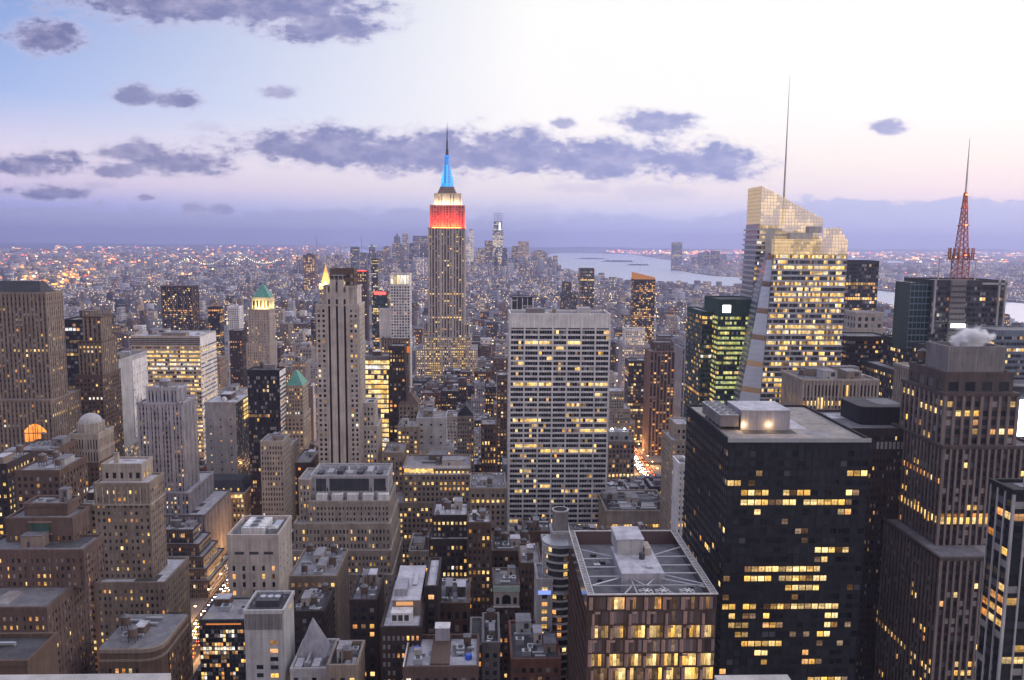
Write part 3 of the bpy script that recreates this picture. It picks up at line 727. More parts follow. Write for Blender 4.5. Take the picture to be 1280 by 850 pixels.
# --- wide banded office block
b = Building('office_building', 'wide flat-roofed office block with lit window bands and white striped west side', seed=12)
st = HORZ.but(wall='limestone', row=.62, lit=.18, types=((BRT, 4), (WRM, 4), (WHT, 1), (DIM, 2)), cap=9, fl=4.3, bay=2.2, roof='membrane')
x0, x1, y0, y1, z = px_box(164, 249, 421, 830, 50)
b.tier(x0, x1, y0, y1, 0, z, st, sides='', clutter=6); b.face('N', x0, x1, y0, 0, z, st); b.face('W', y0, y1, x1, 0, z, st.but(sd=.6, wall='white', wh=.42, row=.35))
m = b.part('louvre_band')
for k in range(4): m.box(x0-.5, x1+.5, y0-.55, y0-.32, z-8+k*1.9, z-7+k*1.9, DKMETAL)
b.done(100, True, 560, 'wide banded office block')

# --- art deco tower
b = Building('deco_tower', 'grey art deco tower with arched crown and stepped lower wings', seed=15)
st = PUN.but(wall='lavender', pier='lavender', sp='grey', bay=2.9, fl=3.7, ww=.52, wh=.55, pd=.55, sd=.25, lit=.07, row=.02, grp=(3, 1.9), roof='membrane')
q = tiers(b, [(184, 222, 487, 626, 18, st.but(fl=6, wh=.7, lit=0)), (172, 228, 505, 620, 29, st), (168, 236, 617, 615, 56, st.but(row=.1)), (166, 256, 645, 610, 63, st.but(wall='grey', row=.15))])
x0, x1, y0, y1, z = q[0]; m = b.part('crown')
for i in range(4):
    xa = x0+(x1-x0)*(i+.5)/4; w_ = (x1-x0)/8*.86; P = [(xa-w_, z-3)]+[(xa-w_*math.cos(math.pi*k/8), z-3+w_*1.0*math.sin(math.pi*k/8)) for k in range(1, 8)]+[(xa+w_, z-3)]
    for k in range(8): m.poly([(P[k][0], y0-.9, P[k][1]), (P[k+1][0], y0-.9, P[k+1][1]), (P[k+1][0], y0-.9, z+2.2), (P[k][0], y0-.9, z+2.2)], S('lavender'))
for i in range(5):
    xa = x0+(x1-x0)*i/4; m.box(xa-.7, xa+.7, y0-1.2, y0-.6, z-9, z+3.2, S('palegrey'))
m = b.part('water_tank_house'); m.cyl((x0+x1)/2, y0+6, z+.1, z+6, 4.2, 4.2, 16, S('grey')); m.cyl((x0+x1)/2, y0+6, z+6, z+7.6, 4.4, 3.4, 16, S('lavender'))
x0, x1, y0, y1, z = q[1]; m = b.part('finials')
for xa in (x0, x0+3, x1-3, x1):
    m.box(xa-.5, xa+.5, y0-.7, y0+.3, z, z+4, S('palegrey')); m.frustum(xa-.5, xa+.5, y0-.7, y0+.3, z+4, z+6.5, .1, .1, S('palegrey'))
b.done(100, True, 690, 'grey art deco tower')

# --- brick block bottom left
b = Building('brick_tower', 'red brown brick apartment tower stepping down in the left foreground', seed=21)
st = BRK.but(wall='redgranite', bay=2.5, fl=3.5, ww=.46, wh=.5, lit=.13, row=.05, types=((WRM, 4), (ORG, 5), (BRT, 2), (DIM, 3)), dark=((DARK, 5), (BLIND, 3), (GRY, 2)), grp=(4, 1.7), roof='greyroof')
q = tiers(b, [(30, 84, 632, 338, 10, st.but(fl=8, wh=.3, lit=0)), (8, 90, 650, 333, 14, st.but(cap=6)), (-26, 104, 690, 322, 17, st), (-40, 58, 762, 302, 34, st)])
x0, x1, y0, y1, z = q[1]; m = b.part('cornice_panel'); m.box(x0+10, x1-9, y0-.75, y0-.5, z-5.2, z-1.2, S('greensteel')); m.box(x0+9, x1-8, y0-.9, y0-.5, z-6.1, z-5.5, S('pinkstone')); m.box(x0+9, x1-8, y0-.9, y0-.5, z-1.0, z-.4, S('pinkstone'))
x0, x1, y0, y1, z = q[2]; m = b.part('quoins')
for k in range(22): m.box(x1+.3, x1+.62, y0+1+(k % 2)*.5, y0+3, z-3-k*3.1, z-1.6-k*3.1, S('pinkstone'))
b.clutter(*q[0][:4], q[0][4]+.1, 4); b.clutter(q[2][0], q[2][1]-16, q[2][2], q[2][3], q[2][4]+.1, 2)
b.done(100, True, 846, 'red brown brick tower')

# --- tan tower with a stone penthouse
b = Building('stone_tower', 'tan tower with stone-topped penthouse and pale west side before the deco tower', seed=23)
st = TAN.but(wall='tan', bay=2.6, fl=3.7, ww=.5, wh=.5, lit=.16, row=.07, roof='membrane', grp=(3, 1.5))
q = tiers(b, [(128, 177, 582, 406, 13, st.but(wall='beige', lit=0, fl=7, bay=4)), (118, 186, 606, 400, 18, st), (121, 206, 730, 394, 32, st.but(row=.15))])
x0, x1, y0, y1, z = q[1]; m = b.part('cornice'); m.box(x0-1, x1+1, y0-1.1, y0-.6, z-10.5, z-9.6, S('beige')); m.box(x1+.6, x1+1.1, y0-.6, y1, z-10.5, z-9.6, S('beige'))
for k in range(9): m.box(x0+1+k*(x1-x0-2)/8-.3, x0+1+k*(x1-x0-2)/8+.3, y0-.8, y0-.4, z-9.4, z-1, S('beige'))
m = b.part('chimney'); m.box(q[0][0]+4, q[0][0]+6, y0+10, y0+12, q[0][4], q[0][4]+5, S('beige')); m.box(q[0][0]+3.8, q[0][0]+6.2, y0+9.8, y0+12.2, q[0][4]+5, q[0][4]+5.4, S('grey'))
b.done(100, True, 780, 'tan tower with stone penthouse')

# --- small domed building
b = Building('domed_building', 'small classical building with columned top and pale round dome', seed=25)
q = tiers(b, [(87, 122, 544, 560, 24, BEI.but(ww=.45, wh=.75, fl=11, bay=2, lit=.03)), (85, 123, 580, 558, 30, BRN.but(wall='brown', row=.1, lit=.2))])
x0, x1, y0, y1, z = q[0]; cx_ = (x0+x1)/2; m = b.part('drum'); m.cyl(cx_, y0+11, z+.1, z+7, 8.5, 8.5, 20, S('beige'))
for k in range(20): a = 2*math.pi*k/20; m.box(cx_+8.6*math.cos(a)-.3, cx_+8.6*math.cos(a)+.3, y0+11+8.6*math.sin(a)-.3, y0+11+8.6*math.sin(a)+.3, z+.2, z+7.6, S('limestone'))
m = b.part('dome'); m.dome(cx_, y0+11, z+7, 7.6, 6.4, 20, S('palegrey'))
b.done(60, True, 620, 'small domed building')

# --- stepped dark glass building
b = Building('office_building', 'dark glass ziggurat with pale terraces and a lit west side', seed=27)
st = BLK.but(wall='darkgrey', bay=1.5, fl=3.8, ww=.84, wh=.72, pd=.14, sd=.1, pier='grey', lit=.05, row=.02, roof='membrane', corn=.3, par=.7)
specs = [(203, 241, 663, 580, 17), (203, 249, 681, 577, 24), (203, 254, 697, 574, 32), (203, 258, 712, 571, 40), (203, 262, 727, 568, 50)]
qs = [px_box(*s_) for s_ in specs]
for i, q in enumerate(qs):
    z0 = qs[i+1][4] if i < 4 else 0
    b.tier(*q[:4], z0, q[4], st, sides='', clutter=3 if i == 0 else 0); b.face('N', q[0], q[1], q[2], z0, q[4], st); b.face('W', q[2], q[3], q[1], z0, q[4], st.but(row=.65 if i > 1 else .12, wh=.5, sp='palegrey', sd=.3))
b.done(100, True, 790, 'dark glass ziggurat')

# --- grey blank wall tower
b = Building('office_building', 'tower with blank grey north wall and dark glass corner lit at the top', seed=29)
x0, x1, y0, y1, z = px_box(256, 294, 504, 740, 44)
b.tier(x0, x1, y0, y1, 0, z, BLANK, face=False, roof='membrane', clutter=5)
b.face('W', y0, y1, x1, 0, z-.5, BLK.but(lit=.05, row=.0)); b.face('N', x0, x1, y0, 30, z-8, BLANK.but(wall='palegrey', bay=9, ww=.16, wh=.22, fl=7, cap=4))
m = b.part('lit_corner'); m.uv = []
for k in range(5):
    zz = z-4.5-k*4; p = [(x1+.9, y0+22, zz), (x1+.9, y0+40, zz), (x1+.9, y0+40, zz+3), (x1+.9, y0+22, zz+3)]; m.poly(p, WIN[BRT]); m.uv += [(0, 0), (1, 0), (1, 1), (0, 1)]
m = b.part('radome'); m.dome((x0+x1)/2+1, y0+9, z+1.5, 2.6, 3, 14, S('white')); m.cyl((x0+x1)/2+1, y0+9, z, z+1.5, 2.6, 2.6, 14, S('white'))
b.done(60, True, 590, 'blank grey walled tower')

# --- mansard hall
b = Building('mansard_building', 'stone hall with black mansard roof, lit dormers and glowing upper storey', seed=31)
st = BEI.but(bay=3.4, fl=4.4, lit=.15, row=.15, cap=.6)
q = tiers(b, [(245, 305, 616, 690, 34, st, {'par': 0.0, 'roof': 'tar'})]); x0, x1, y0, y1, z = q[0]
m = b.part('mansard_roof'); m.frustum(x0, x1, y0, y1, z+.07, z+9, .8, .6, S('slate'))
m = b.part('cornice'); m.box(x0-1.2, x1+1.2, y0-1.3, y0-.4, z-1.2, z+.5, S('limestone')); m.box(x1+.4, x1+1.3, y0-.4, y1, z-1.2, z+.5, S('limestone'))
for k in range(6):
    xx = x0+5+k*(x1-x0-10)/5; d = b.part('dormer'); d.box(xx-1.1, xx+1.1, y0+.6, y0+4, z+1.2, z+4.4, S('slate')); d.poly([(xx-.8, y0+.56, z+1.6), (xx+.8, y0+.56, z+1.6), (xx+.8, y0+.56, z+4), (xx-.8, y0+.56, z+4)], WIN[BRT])
m = b.part('lit_storey'); m.uv = []
for k in range(12):
    xx = x0+22+k*(x1-x0-24)/12; m.poly([(xx, y0-.5, z-4.6), (xx+1.9, y0-.5, z-4.6), (xx+1.9, y0-.5, z-1.5), (xx, y0-.5, z-1.5)], WIN[BRT if k % 3 else ORG]); m.uv += [(0, 0), (1, 0), (1, 1), (0, 1)]
b.done(80, True, 660, 'mansard roofed hall')

# --- beige block with rooftop fans
b = Building('office_building', 'beige slab building with rooftop fans and narrow slit windows near Fifth Avenue', seed=33)
st = PUN.but(wall='limestone', bay=4.4, fl=4.1, ww=.3, wh=.62, pd=.3, sd=.26, lit=.10, row=.0, cap=13, par=2, roof='greyroof')
x0, x1, y0, y1, z = px_box(285, 347, 673, 380, 27)
b.tier(x0, x1, y0, y1, 0, z, st, sides='N'); b.face('W', y0, y1, x1, 0, z, st.but(bay=6, ww=.16, wh=.35, cap=5, lit=.03))
for k in range(3): m = b.part('slot_vent'); m.box(x0+3+k*7, x0+7.5+k*7, y0-.36, y0-.31, z-8, z-6.6, DKMETAL)
m = b.part('fan_unit'); m.box(x0+5, x0+16, y0+5, y0+21, z+.1, z+3.4, S('white'))
for k in range(3): m.cyl(x0+10.5, y0+8+k*5, z+3.4, z+3.9, 2.3, 2.3, 16, METAL); m.cyl(x0+10.5, y0+8+k*5, z+3.9, z+3.95, 1.9, 1.9, 16, DKMETAL)
m = b.part('air_unit'); m.box(x0+17.5, x0+22, y0+6, y0+13, z+.1, z+2.4, METAL); m.box(x0+18, x0+21.5, y0+15, y0+22, z+.1, z+1.6, METAL)
m = b.part('satellite_dish'); m.cyl(x1-3, y0+6, z+.1, z+3.2, .3, .3, 8, METAL); m.dome(x1-3, y0+6, z+3.2, 1.9, 1.0, 14, S('white'))
m = b.part('railing')
for k in range(9): m.box(x0+4+k*2.2, x0+4.15+k*2.2, y0+3, y0+3.15, z+.1, z+4.8, METAL)
m.box(x0+4, x0+22, y0+3, y0+3.15, z+4.8, z+5, METAL)
b.done(100, True, 745, 'beige slab with rooftop fans')

# --- pale tiled tower
b = Building('tiled_tower', 'pale grey tiled narrow tower with few windows and dark roof plant', seed=35)
x0, x1, y0, y1, z = px_box(305, 354, 766, 300, 17)
b.tier(x0, x1, y0, y1, 0, z, BLANK.but(wall='palegrey', corn=.05), face=False, roof='tar', par=1.2)
m = b.part('tile_joints'); gm = principled('joint_grey', (.34, .33, .36), .8)
for k in range(24): m.box(x0, x1, y0-.03, y0-.002, z-9-k*1.5, z-8.92-k*1.5, gm)
for k in range(10): m.box(x0+1.4*k+.6, x0+1.4*k+.67, y0-.032, y0-.0025, 20, z-7.6, gm)
m = b.part('louvre_panel')
for k in range(26): m.box(x0+.3+k*.55, x0+.6+k*.55, y0-.2, y0-.034, z-6.8, z-.6, S('grey'))
for c_, (lo, hi) in enumerate(((x0+9.6, x0+12.6), (x0+4.2, x0+6.8))):
    for k in range(8):
        zz = z-13-k*3.4 if c_ == 0 else z-23-k*3.4
        ty = (BRT if k in (4,) else ORG if k == 1 else DIM if k == 0 else DARK) if c_ == 0 else DARK
        b.wins.append(('N', (lo+hi)/2, y0-.03, zz, hi-lo, 1.7, ty))
m = b.part('roof_plant'); m.box(x0+3, x1-3, y0+5, y1-4, z+.1, z+2.6, DKMETAL)
for k in range(3): m.cyl(x0+5.2+k*2.8, (y0+y1)/2, z+2.6, z+3, 1.2, 1.2, 14, METAL)
m = b.part('edge_lamp'); m.box(x1-.4, x1+.1, y0+9, y0+13, z-3, z-2.2, WIN[BRT])
b.done(60, True, 850, 'pale tiled narrow tower')

# --- dark low blocks bottom left
b = Building('office_building', 'low dark corner building with rounded corner and cluttered grey roof at lower left', seed=37)
x0, x1, y0, y1, z = px_box(124, 200, 814, 312, 30); r = 7
P = [(x0, y0)]+[(x1-r+r*math.sin(a), y0+r-r*math.cos(a)) for a in [math.pi/2*i/6 for i in range(7)]]+[(x1, y1), (x0, y1)]
b.wall.prism(P, 0, z, S('brown')); b.tiers.append((x0, x1, y0, y1, 0, z))
b.wall.prism([(p[0]+(.5 if p[0] > x0 else 0), p[1]-(.5 if p[1] < y1 else 0)) for p in P], z-4.2, z-3.4, S('tan')); b.wall.prism([(p[0]+(.5 if p[0] > x0 else 0), p[1]-(.5 if p[1] < y1 else 0)) for p in P], z-.6, z+1, S('tan'))
b.roof.prism([(p[0]-.4, p[1]+.4) for p in P], z+1.0, z+1.06, R('greyroof')); st = BRN.but(lit=.14, bay=2.6, types=((ORG, 5), (WRM, 3), (BRT, 1)))
b.face('N', x0, x1-r-1, y0, 0, z-4.4, st); b.face('W', y0+r+1, y1, x1, 0, z-4.4, st); b.clutter(x0+1, x1-r, y0+2, y1-1, z+1.06, 9)
b.done(60, True, 850, 'low rounded corner building')
simple('office_building', 'long dark block beside Fifth Avenue with lit rear windows and flat roof', [(184, 200, 800, 338, 24, DBR.but(lit=.16, types=((ORG, 4), (WRM, 3)), roof='greyroof'), {'clutter': 7})], 'long dark block', 845, seed=38)
simple('office_building', 'low flat roof with pale kerb at the bottom left corner', [(-60, 34, 831, 250, 18, GRYS.but(wall='brown', roof='tar', par=1.6), {'clutter': 2, 'face': False})], 'low corner roof', 850, seed=39)

b = Building('glass_building', 'low black glass building scattered with white and orange lights beside the tiled tower', seed=40)
q = tiers(b, [(249, 307, 776, 345, 22, BLK.but(wall='slate', bay=1.3, fl=2.0, ww=.86, wh=.8, lit=.24, row=.03, cont=.75, types=((WHT, 4), (ORG, 5), (BRT, 3), (DIM, 3)), roof='gravel', par=.6), {'clutter': 3})])  # glowing panes imitate street lights reflected in the dark glass
m = b.part('lit_cornice'); x0, x1, y0, y1, z = q[0]; m.box(x0+3, x1-2, y0-.4, y0-.2, z-1.7, z-1.1, litmat('orange_hall', (1, .26, .04), .8, .2)); b.done(80, True, 850, 'low black glass building')

# --- black glass slab and friends near 40th street
b = Building('office_building', 'black glass slab with thin white stripes on its west side', seed=41)
x0, x1, y0, y1, z = px_box(309, 349, 464, 700, 20); st = BLK.but(lit=.03, cap=4)
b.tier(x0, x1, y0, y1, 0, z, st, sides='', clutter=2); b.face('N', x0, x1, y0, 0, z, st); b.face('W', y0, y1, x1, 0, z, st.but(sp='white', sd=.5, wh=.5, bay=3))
b.done(60, True, 560, 'black glass slab')
b = Building('crowned_tower', 'slim tan tower crowned with a green copper pyramid over lit arches', seed=43)
st = TAN.but(wall='beige', bay=3.6, ww=.45, lit=.1, grp=(2, 1.8))
q = tiers(b, [(315, 337, 372, 1006, 21, St(wall='beige', bay=4, ww=.5, wh=.75, fl=13, lit=0, par=.3, corn=.6)), (310, 336, 388, 1000, 28, st.but(roof='membrane', corn=.8)), (308, 337, 430, 998, 34, st)])
x0, x1, y0, y1, z = q[0]; m = b.part('copper_pyramid'); m.frustum(x0+.5, x1-.5, y0+.5, y1-.5, z+.4, z+14, .22, .22, S('copper')); m.frustum((x0+x1)/2-2, (x0+x1)/2+2, (y0+y1)/2-2, (y0+y1)/2+2, z+14, z+18, .05, .05, S('copper'))
b.done(60, True, 465, 'copper pyramid tower'); PYR = (x0, x1, y0, q[1][4], z)
simple('office_tower', 'dark red-brown ribbed tower standing alone above low blocks', [(202, 240, 358, 1500, 30, VERT.but(wall='bronze', sp='black', pier='redgranite', bay=9, ww=.8, wh=.7, pd=1.6, lit=.12, row=.05, split=4))], 'dark ribbed tower', 413, maxwin=60)
b, q = simple('office_building', 'small beige tower with a pale green pyramid roof beside the dark slab', [(357, 378, 482, 720, 22, BEI.but(bay=2.4, roof='greyroof'), {'par': .2}), (355, 379, 520, 716, 30, BEI.but(lit=.1))], 'green roofed beige tower', 560)
x0, x1, y0, y1, z = q[0]; m = MB(); m.frustum(x0, x1, y0, y1, z+.25, z+12, .1, .3, S('copper')); m.build('pyramid_roof', b.root)
simple('office_building', 'narrow beige office building with arcaded top and floodlit foot', [(326, 353, 553, 560, 21, BEI.but(bay=1.9, lit=.03, row=0, lowlit=3), {'clutter': 3})], 'narrow beige arcaded building', 650)
simple('office_building', 'slim beige block behind the narrow arcaded building', [(354, 362, 560, 585, 26, BEI.but(bay=2.4, lit=.1), {'clutter': 2})], 'slim beige block', 640)
simple('office_building', 'brown loft building along the orange-lit street beside the striped tower', [(366, 388, 580, 600, 40, BRN.but(lit=.15, types=((ORG, 4), (WRM, 2))), {'clutter': 3})], 'brown loft by the orange street', 640)
simple('office_building', 'narrow dark building glowing orange on one side below the copper pyramid tower', [(287, 302, 414, 1150, 24, DBR.but(lit=.1, types=((ORG, 1),)))], 'orange glowing narrow building', 470, maxwin=30)
simple('office_building', 'black office block with orange lit rows right of the ribbed tower', [(260, 274, 385, 1300, 20, BLK.but(row=.3, types=((ORG, 1), (WRM, 1)), bay=3))], 'black orange-lit block', 410, maxwin=0)
simple('office_building', 'white block with flat roof right of the orange lit block', [(284, 298, 384, 1360, 26, PUN.but(wall='white', lit=.05))], 'white block', 410, maxwin=0)

# --- tall limestone tower with dark vertical stripes
b = Building('limestone_tower', 'tall limestone tower with three dark vertical stripes and a dark crown', seed=47)
st = PUN.but(wall='limestone', bay=2.7, fl=3.7, ww=.52, wh=.55, pd=.5, sd=.4, lit=.10, row=.02, roof='membrane')
qa = px_box(413, 442, 337, 597, 15); qb = px_box(404, 446, 359, 593, 22); qc = px_box(395, 448, 382, 590, 27)
b.tier(*qa[:4], qb[4], qa[4], St(wall='brown', bay=3, fl=5.5, ww=.6, wh=.5, lit=.12, par=.8), sides='NWE'); b.tier(*qb[:4], qc[4], qb[4], st, face=False); b.tier(*qc[:4], 0, qc[4], st, face=False)
y0 = qc[2]; xs = [at(x, 400, 590).x for x in (394.6, 407.5, 410.7, 413.4, 420.3, 423.0, 430.1, 432.8, 436.5, 448.4)]
zt = at(420, 374, 590).z
b.face('N', xs[0]+.6, xs[1], y0, 0, qc[4], st.but(bay=3.2)); b.face('N', xs[8], xs[9]-.6, y0, 0, qc[4], st.but(bay=3.2, row=.05, lit=.16)); b.face('W', qc[2], qc[3], qc[1], 0, qc[4], st); b.face('E', qc[2], qc[3], qc[0], 0, qc[4], st)
for i in (1, 3, 5, 7): b.wall.box(xs[i]+(.52 if i == 1 else 0), xs[i+1]-(.52 if i == 7 else 0), y0-1.0, y0+ (3.2 if True else 0), 0, zt+ (14 if i in (3, 5) else 9), S('limestone'), '')
m = b.part('dark_stripe')
for i in (2, 4, 6): m.box(xs[i], xs[i+1], y0-.3, y0-.02, 0, zt, S('black'))
for i in (2, 4, 6): b.wall.box(xs[i], xs[i+1], y0-.9, y0, zt, zt+5, S('limestone'))
m = b.part('roof_frame'); x0, x1, y0_, y1, z = qa
for k in range(3): m.box(x0+3+k*3.2, x0+3.3+k*3.2, y0_-3.4, y0_-3.1, qb[4], qb[4]+9, METAL)
m.box(x0+1, x0+11, y0_-3.6, y0_-3.2, qb[4]+8.4, qb[4]+9, METAL); m.box(x0+1, x0+11, y0_-3.6, y0_-3.2, qb[4]+4, qb[4]+4.4, METAL)
for q in ((446, 467, 505, 602, 20), (446, 471, 534, 599, 28)):
    x0, x1, y0_, y1, z = px_box(*q); b.tier(x0, x1, y0_, y1, 0 if q[2] > 520 else px_box(446, 471, 534, 599, 28)[4], z, st.but(bay=2.4))
b.done(100, True, 592, 'striped limestone tower')

# --- broad stone block in the centre left
b = Building('stone_building', 'broad beige stone block with terraced setbacks and rows of small windows', seed=51)
st = PUN.but(wall='beige', bay=2.15, fl=3.9, ww=.48, wh=.56, pd=.4, sd=.34, lit=.16, row=.05, types=((ORG, 3), (WRM, 5), (BRT, 2), (DIM, 4)), roof='gravel', grp=(5, 1.4))
q = tiers(b, [(389, 484, 596, 480, 26, st.but(wall='palegrey', lit=0, fl=9, wh=.2)), (386, 486, 628, 472, 36, st.but(lit=.05)), (368, 487, 656, 467, 46, st.but(lit=.10)), (362, 488, 690, 463, 54, st.but(lit=.25, row=.1)), (396, 490, 720, 459, 60, st)])
x0, x1, y0, y1, z = px_box(374, 387, 601, 474, 24); b.tier(x0, x1, y0, y1, q[2][4], z, st, sides='NE')
x0, x1, y0, y1, z = q[0]; m = b.part('roof_machinery')
for k in range(7): m.box(x0+3+k*6, x0+6.5+k*6, y0+3, y0+9+(k % 3)*3, z+.1, z+1.6+(k*7 % 3)*.5, METAL if k % 2 else DKMETAL); m.box(x0+3+k*6, x0+8+k*6, y0+15, y0+15.3, z+.1, z+2.6, METAL)
m = b.part('louvre_panel')
for xa, xb in ((x0+3, x0+9), (x0+11, x1-11), (x1-8, x1-1)): m.box(xa, xb, y0-.6, y0-.45, z-8.5, z-1, S('slate'))
m = b.part('pale_storey'); x0, x1, y0, y1, z = q[1]
for k in range(5): m.box(x0+4+k*9.2, x0+10.5+k*9.2, y0-.1+2, y0+6, z+.1, z+4.2, S('white'))
b.done(100, True, 800, 'broad beige stone block')

# --- glowing curved glass building and dark neighbour
b = Building('glass_building', 'glowing yellow glass office building tucked behind the striped tower', seed=53)
x0, x1, y0, y1, z = px_box(452, 487, 447, 690, 24); st = HORZ.but(wall='grey', bay=2.6, fl=4.3, wh=.74, ww=.94, sd=.22, pd=.08, row=.93, lit=.85, types=((BRT, 6), (WRM, 3), (WHT, 1)))
b.tier(x0, x1, y0, y1, 0, z, st, clutter=3); b.done(100, True, 590, 'glowing yellow glass building')
b, q = simple('office_tower', 'dark brown tower with orange corner glow right of the yellow glass building', [(487, 505, 434, 684, 20, DBR.but(wall='darkbrown', lit=.06, bay=2.4)), (486, 507, 470, 682, 26, DBR)], 'dark tower beside the yellow glass', 580)

# --- white hotel tower with lit crown
b = Building('hotel_tower', 'white slender hotel tower with bright lit crown left of the red topped skyscraper', seed=55)
st = PUN.but(wall='white', bay=3.4, fl=3.6, ww=.62, wh=.62, pd=.3, sd=.35, lit=.03, row=.01, dark=((GRY, 5), (DARK, 2), (BLIND, 3)), roof='membrane')
x0, x1, y0, y1, z = px_box(488, 512, 343, 1000, 22); b.tier(x0, x1, y0, y1, 0, z, st.but(cap=14))
for k in range(6):
    xx = x0+k*(x1-x0)/6; b.wins.append(('N', xx+(x1-x0)/12, y0-.4, z-12, (x1-x0)/6-.9, 11, WHT)); b.wall.box(xx-.35, xx+.35, y0-1.1, y0-.3, z-14, z+1.5, S('white'))
q2 = px_box(474, 489, 388, 1008, 24); b.tier(q2[0], x0-.4, q2[2], q2[3], 0, q2[4], PUN.but(wall='white', bay=20, ww=.1, wh=.1, fl=20), face=False)
q3 = px_box(477, 511, 424, 990, 34); b.tier(*q3[:4], 0, q3[4], BRN.but(wall='brown', pier='tan', pd=.6, lit=.05))
m = b.part('orange_canopy'); A = at(499, 441, 988); B_ = at(512, 433, 988); m.box(A.x, B_.x, 988.2, 989.4, A.z, B_.z, litmat('orange_hall', (1, .26, .04), .8, .2))
b.done(100, True, 455, 'white hotel tower with lit crown')
b = Building('office_building', 'teal glass tower with red lit sign on top by the white hotel', seed=57)
q = tiers(b, [(466, 484, 366, 1300, 24, St(wall='greensteel', bay=3, ww=.8, wh=.7, lit=.1, pd=.1, sd=.1))]); x0, x1, y0, y1, z = q[0]
m = b.part('red_sign'); m.box(x0+2, x1-2, y0-.6, y0-.1, z-3, z+1.5, lampmat('red_sign', (1, .06, .05), 2.2)); b.done(30, True, 430, 'teal tower with red sign')
simple('office_tower', 'black slim tower with green lit strip behind the striped tower', [(464, 472, 324, 2100, 26, BLK.but(bay=4, row=.15, lit=.15, types=((WHT, 2), (WRM, 2))))], 'black slim tower', 360, maxwin=20)
b, q = simple('office_tower', 'dark red-brown tower with red lit parapet beside the striped tower crown', [(444, 458, 339, 1600, 26, St(wall='bronze', bay=4, ww=.5, pd=.8, lit=.1))], 'red edged dark tower', 380, maxwin=20)
m = MB(); x0, x1, y0, y1, z = q[0]; m.box(x0, x1, y0-1.4, y0-1.0, z+.2, z+1.8, lampmat('red_sign', (1, .06, .05), 2.2)); m.build('red_edge', b.root)

# --- Insurance tower with gilded pyramid
b = Building('gilded_tower', 'distant pale tower with floodlit golden pyramid roof left of the striped tower', seed=59)
q = tiers(b, [(399, 413, 355, 1900, 26, BEI.but(bay=5, lit=.3, par=.5))]); x0, x1, y0, y1, z = q[0]; cx_, cy_ = (x0+x1)/2, (y0+y1)/2
m = b.part('gilded_pyramid'); m.prism([(cx_+11*math.cos(math.pi*k/4+.39), cy_+11*math.sin(math.pi*k/4+.39)) for k in range(8)], z+.1, z+4, S('gold')); m.cyl(cx_, cy_, z+4, z+44, 10.5, .8, 8, S('gold')); m.cyl(cx_, cy_, z+44, z+50, .6, .1, 6, S('gold'))
b.done(20, True, 390, 'golden pyramid tower'); GOLD = (cx_, y0, z)

# --- mid buildings in the centre left
YLW = TAN.but(lit=.33, row=.16, types=((BRT, 4), (WRM, 5), (ORG, 1)), bay=3.0, wall='tan')
b, q = simple('office_building', 'tan office block with many lit windows and a glowing top storey', [(505, 587, 584, 560, 30, YLW, {'clutter': 6}), (488, 589, 630, 556, 40, YLW.but(lit=.28)), (486, 590, 676, 553, 46, YLW.but(lit=.15))], 'tan block with lit windows', 640)
m = MB(); m.uv = []; x0, x1, y0, y1, z = q[0]
for k in range(10): xx = x0+.3+k*2.05; m.poly([(xx, y0-.45, z-3.8), (xx+1.9, y0-.45, z-3.8), (xx+1.9, y0-.45, z-.9), (xx, y0-.45, z-.9)], WIN[BRT]); m.uv += [(0, 0), (1, 0), (1, 1), (0, 1)]
m.build('lit_storey', b.root); m = MB(); m.box(x0-.7, x1+.7, y0-.72, y0-.62, z-.8, z+1.2, S('white')); m.box(x0-.7, x1+.7, y0-.72, y0-.62, z-5.2, z-4.2, S('white')); m.build('white_band', b.root)
simple('office_building', 'tan lit office wing between the striped tower and the lit block', [(479, 503, 567, 585, 30, YLW, {'clutter': 3})], 'tan lit wing', 690)
simple('office_building', 'tan office building with lit floors below the hip roofed tower', [(497, 522, 535, 620, 26, YLW.but(lit=.3), {'clutter': 4})], 'tan building below the hip roof', 575)
b, q = simple('office_building', 'brown stone tower with dark red hip roof and few windows', [(499, 522, 505, 680, 22, BRN.but(wall='tan', lit=.04), {'par': .2})], 'hip roofed tower', 535)
m = MB(); x0, x1, y0, y1, z = q[0]; m.frustum(x0-.5, x1+.5, y0-.5, y1+.5, z+.25, z+8, .2, .25, S('redgranite')); m.build('hip_roof', b.root)
b = Building('industrial_building', 'pale blank-walled block with steaming vents on its flat roof', seed=61); q = tiers(b, [(521, 557, 524, 640, 26, BLANK.but(bay=8), {'clutter': 3}), (521, 566, 560, 634, 20, BLANK.but(bay=6), {'clutter': 4})])
m = b.part('fence'); x0, x1, y0, y1, z = q[1]
for k in range(12): m.box(x0+k*2, x0+.2+k*2, y0, y0+.2, z, z+3, METAL)
b.done(40, True, 575, 'pale blank-walled block'); STEAM1 = at(546, 552, 632)
b, q = simple('gabled_tower', 'beige tower with steep gothic gable roof beyond the pale blank-walled block', [(572, 592, 520, 720, 20, BEI.but(bay=2.2, lit=.12), {'par': .1})], 'gabled beige tower', 565)
m = MB(); x0, x1, y0, y1, z = q[0]; m.prism([(x0, y0), ((x0+x1)/2, y0), ((x0+x1)/2, y1), (x0, y1)], z, z+1, S('slate'), [z+1, z+10, z+10, z+1]); m.prism([((x0+x1)/2, y0), (x1, y0), (x1, y1), ((x0+x1)/2, y1)], z, z+1, S('slate'), [z+10, z+1, z+1, z+10]); m.build('gable_roof', b.root)
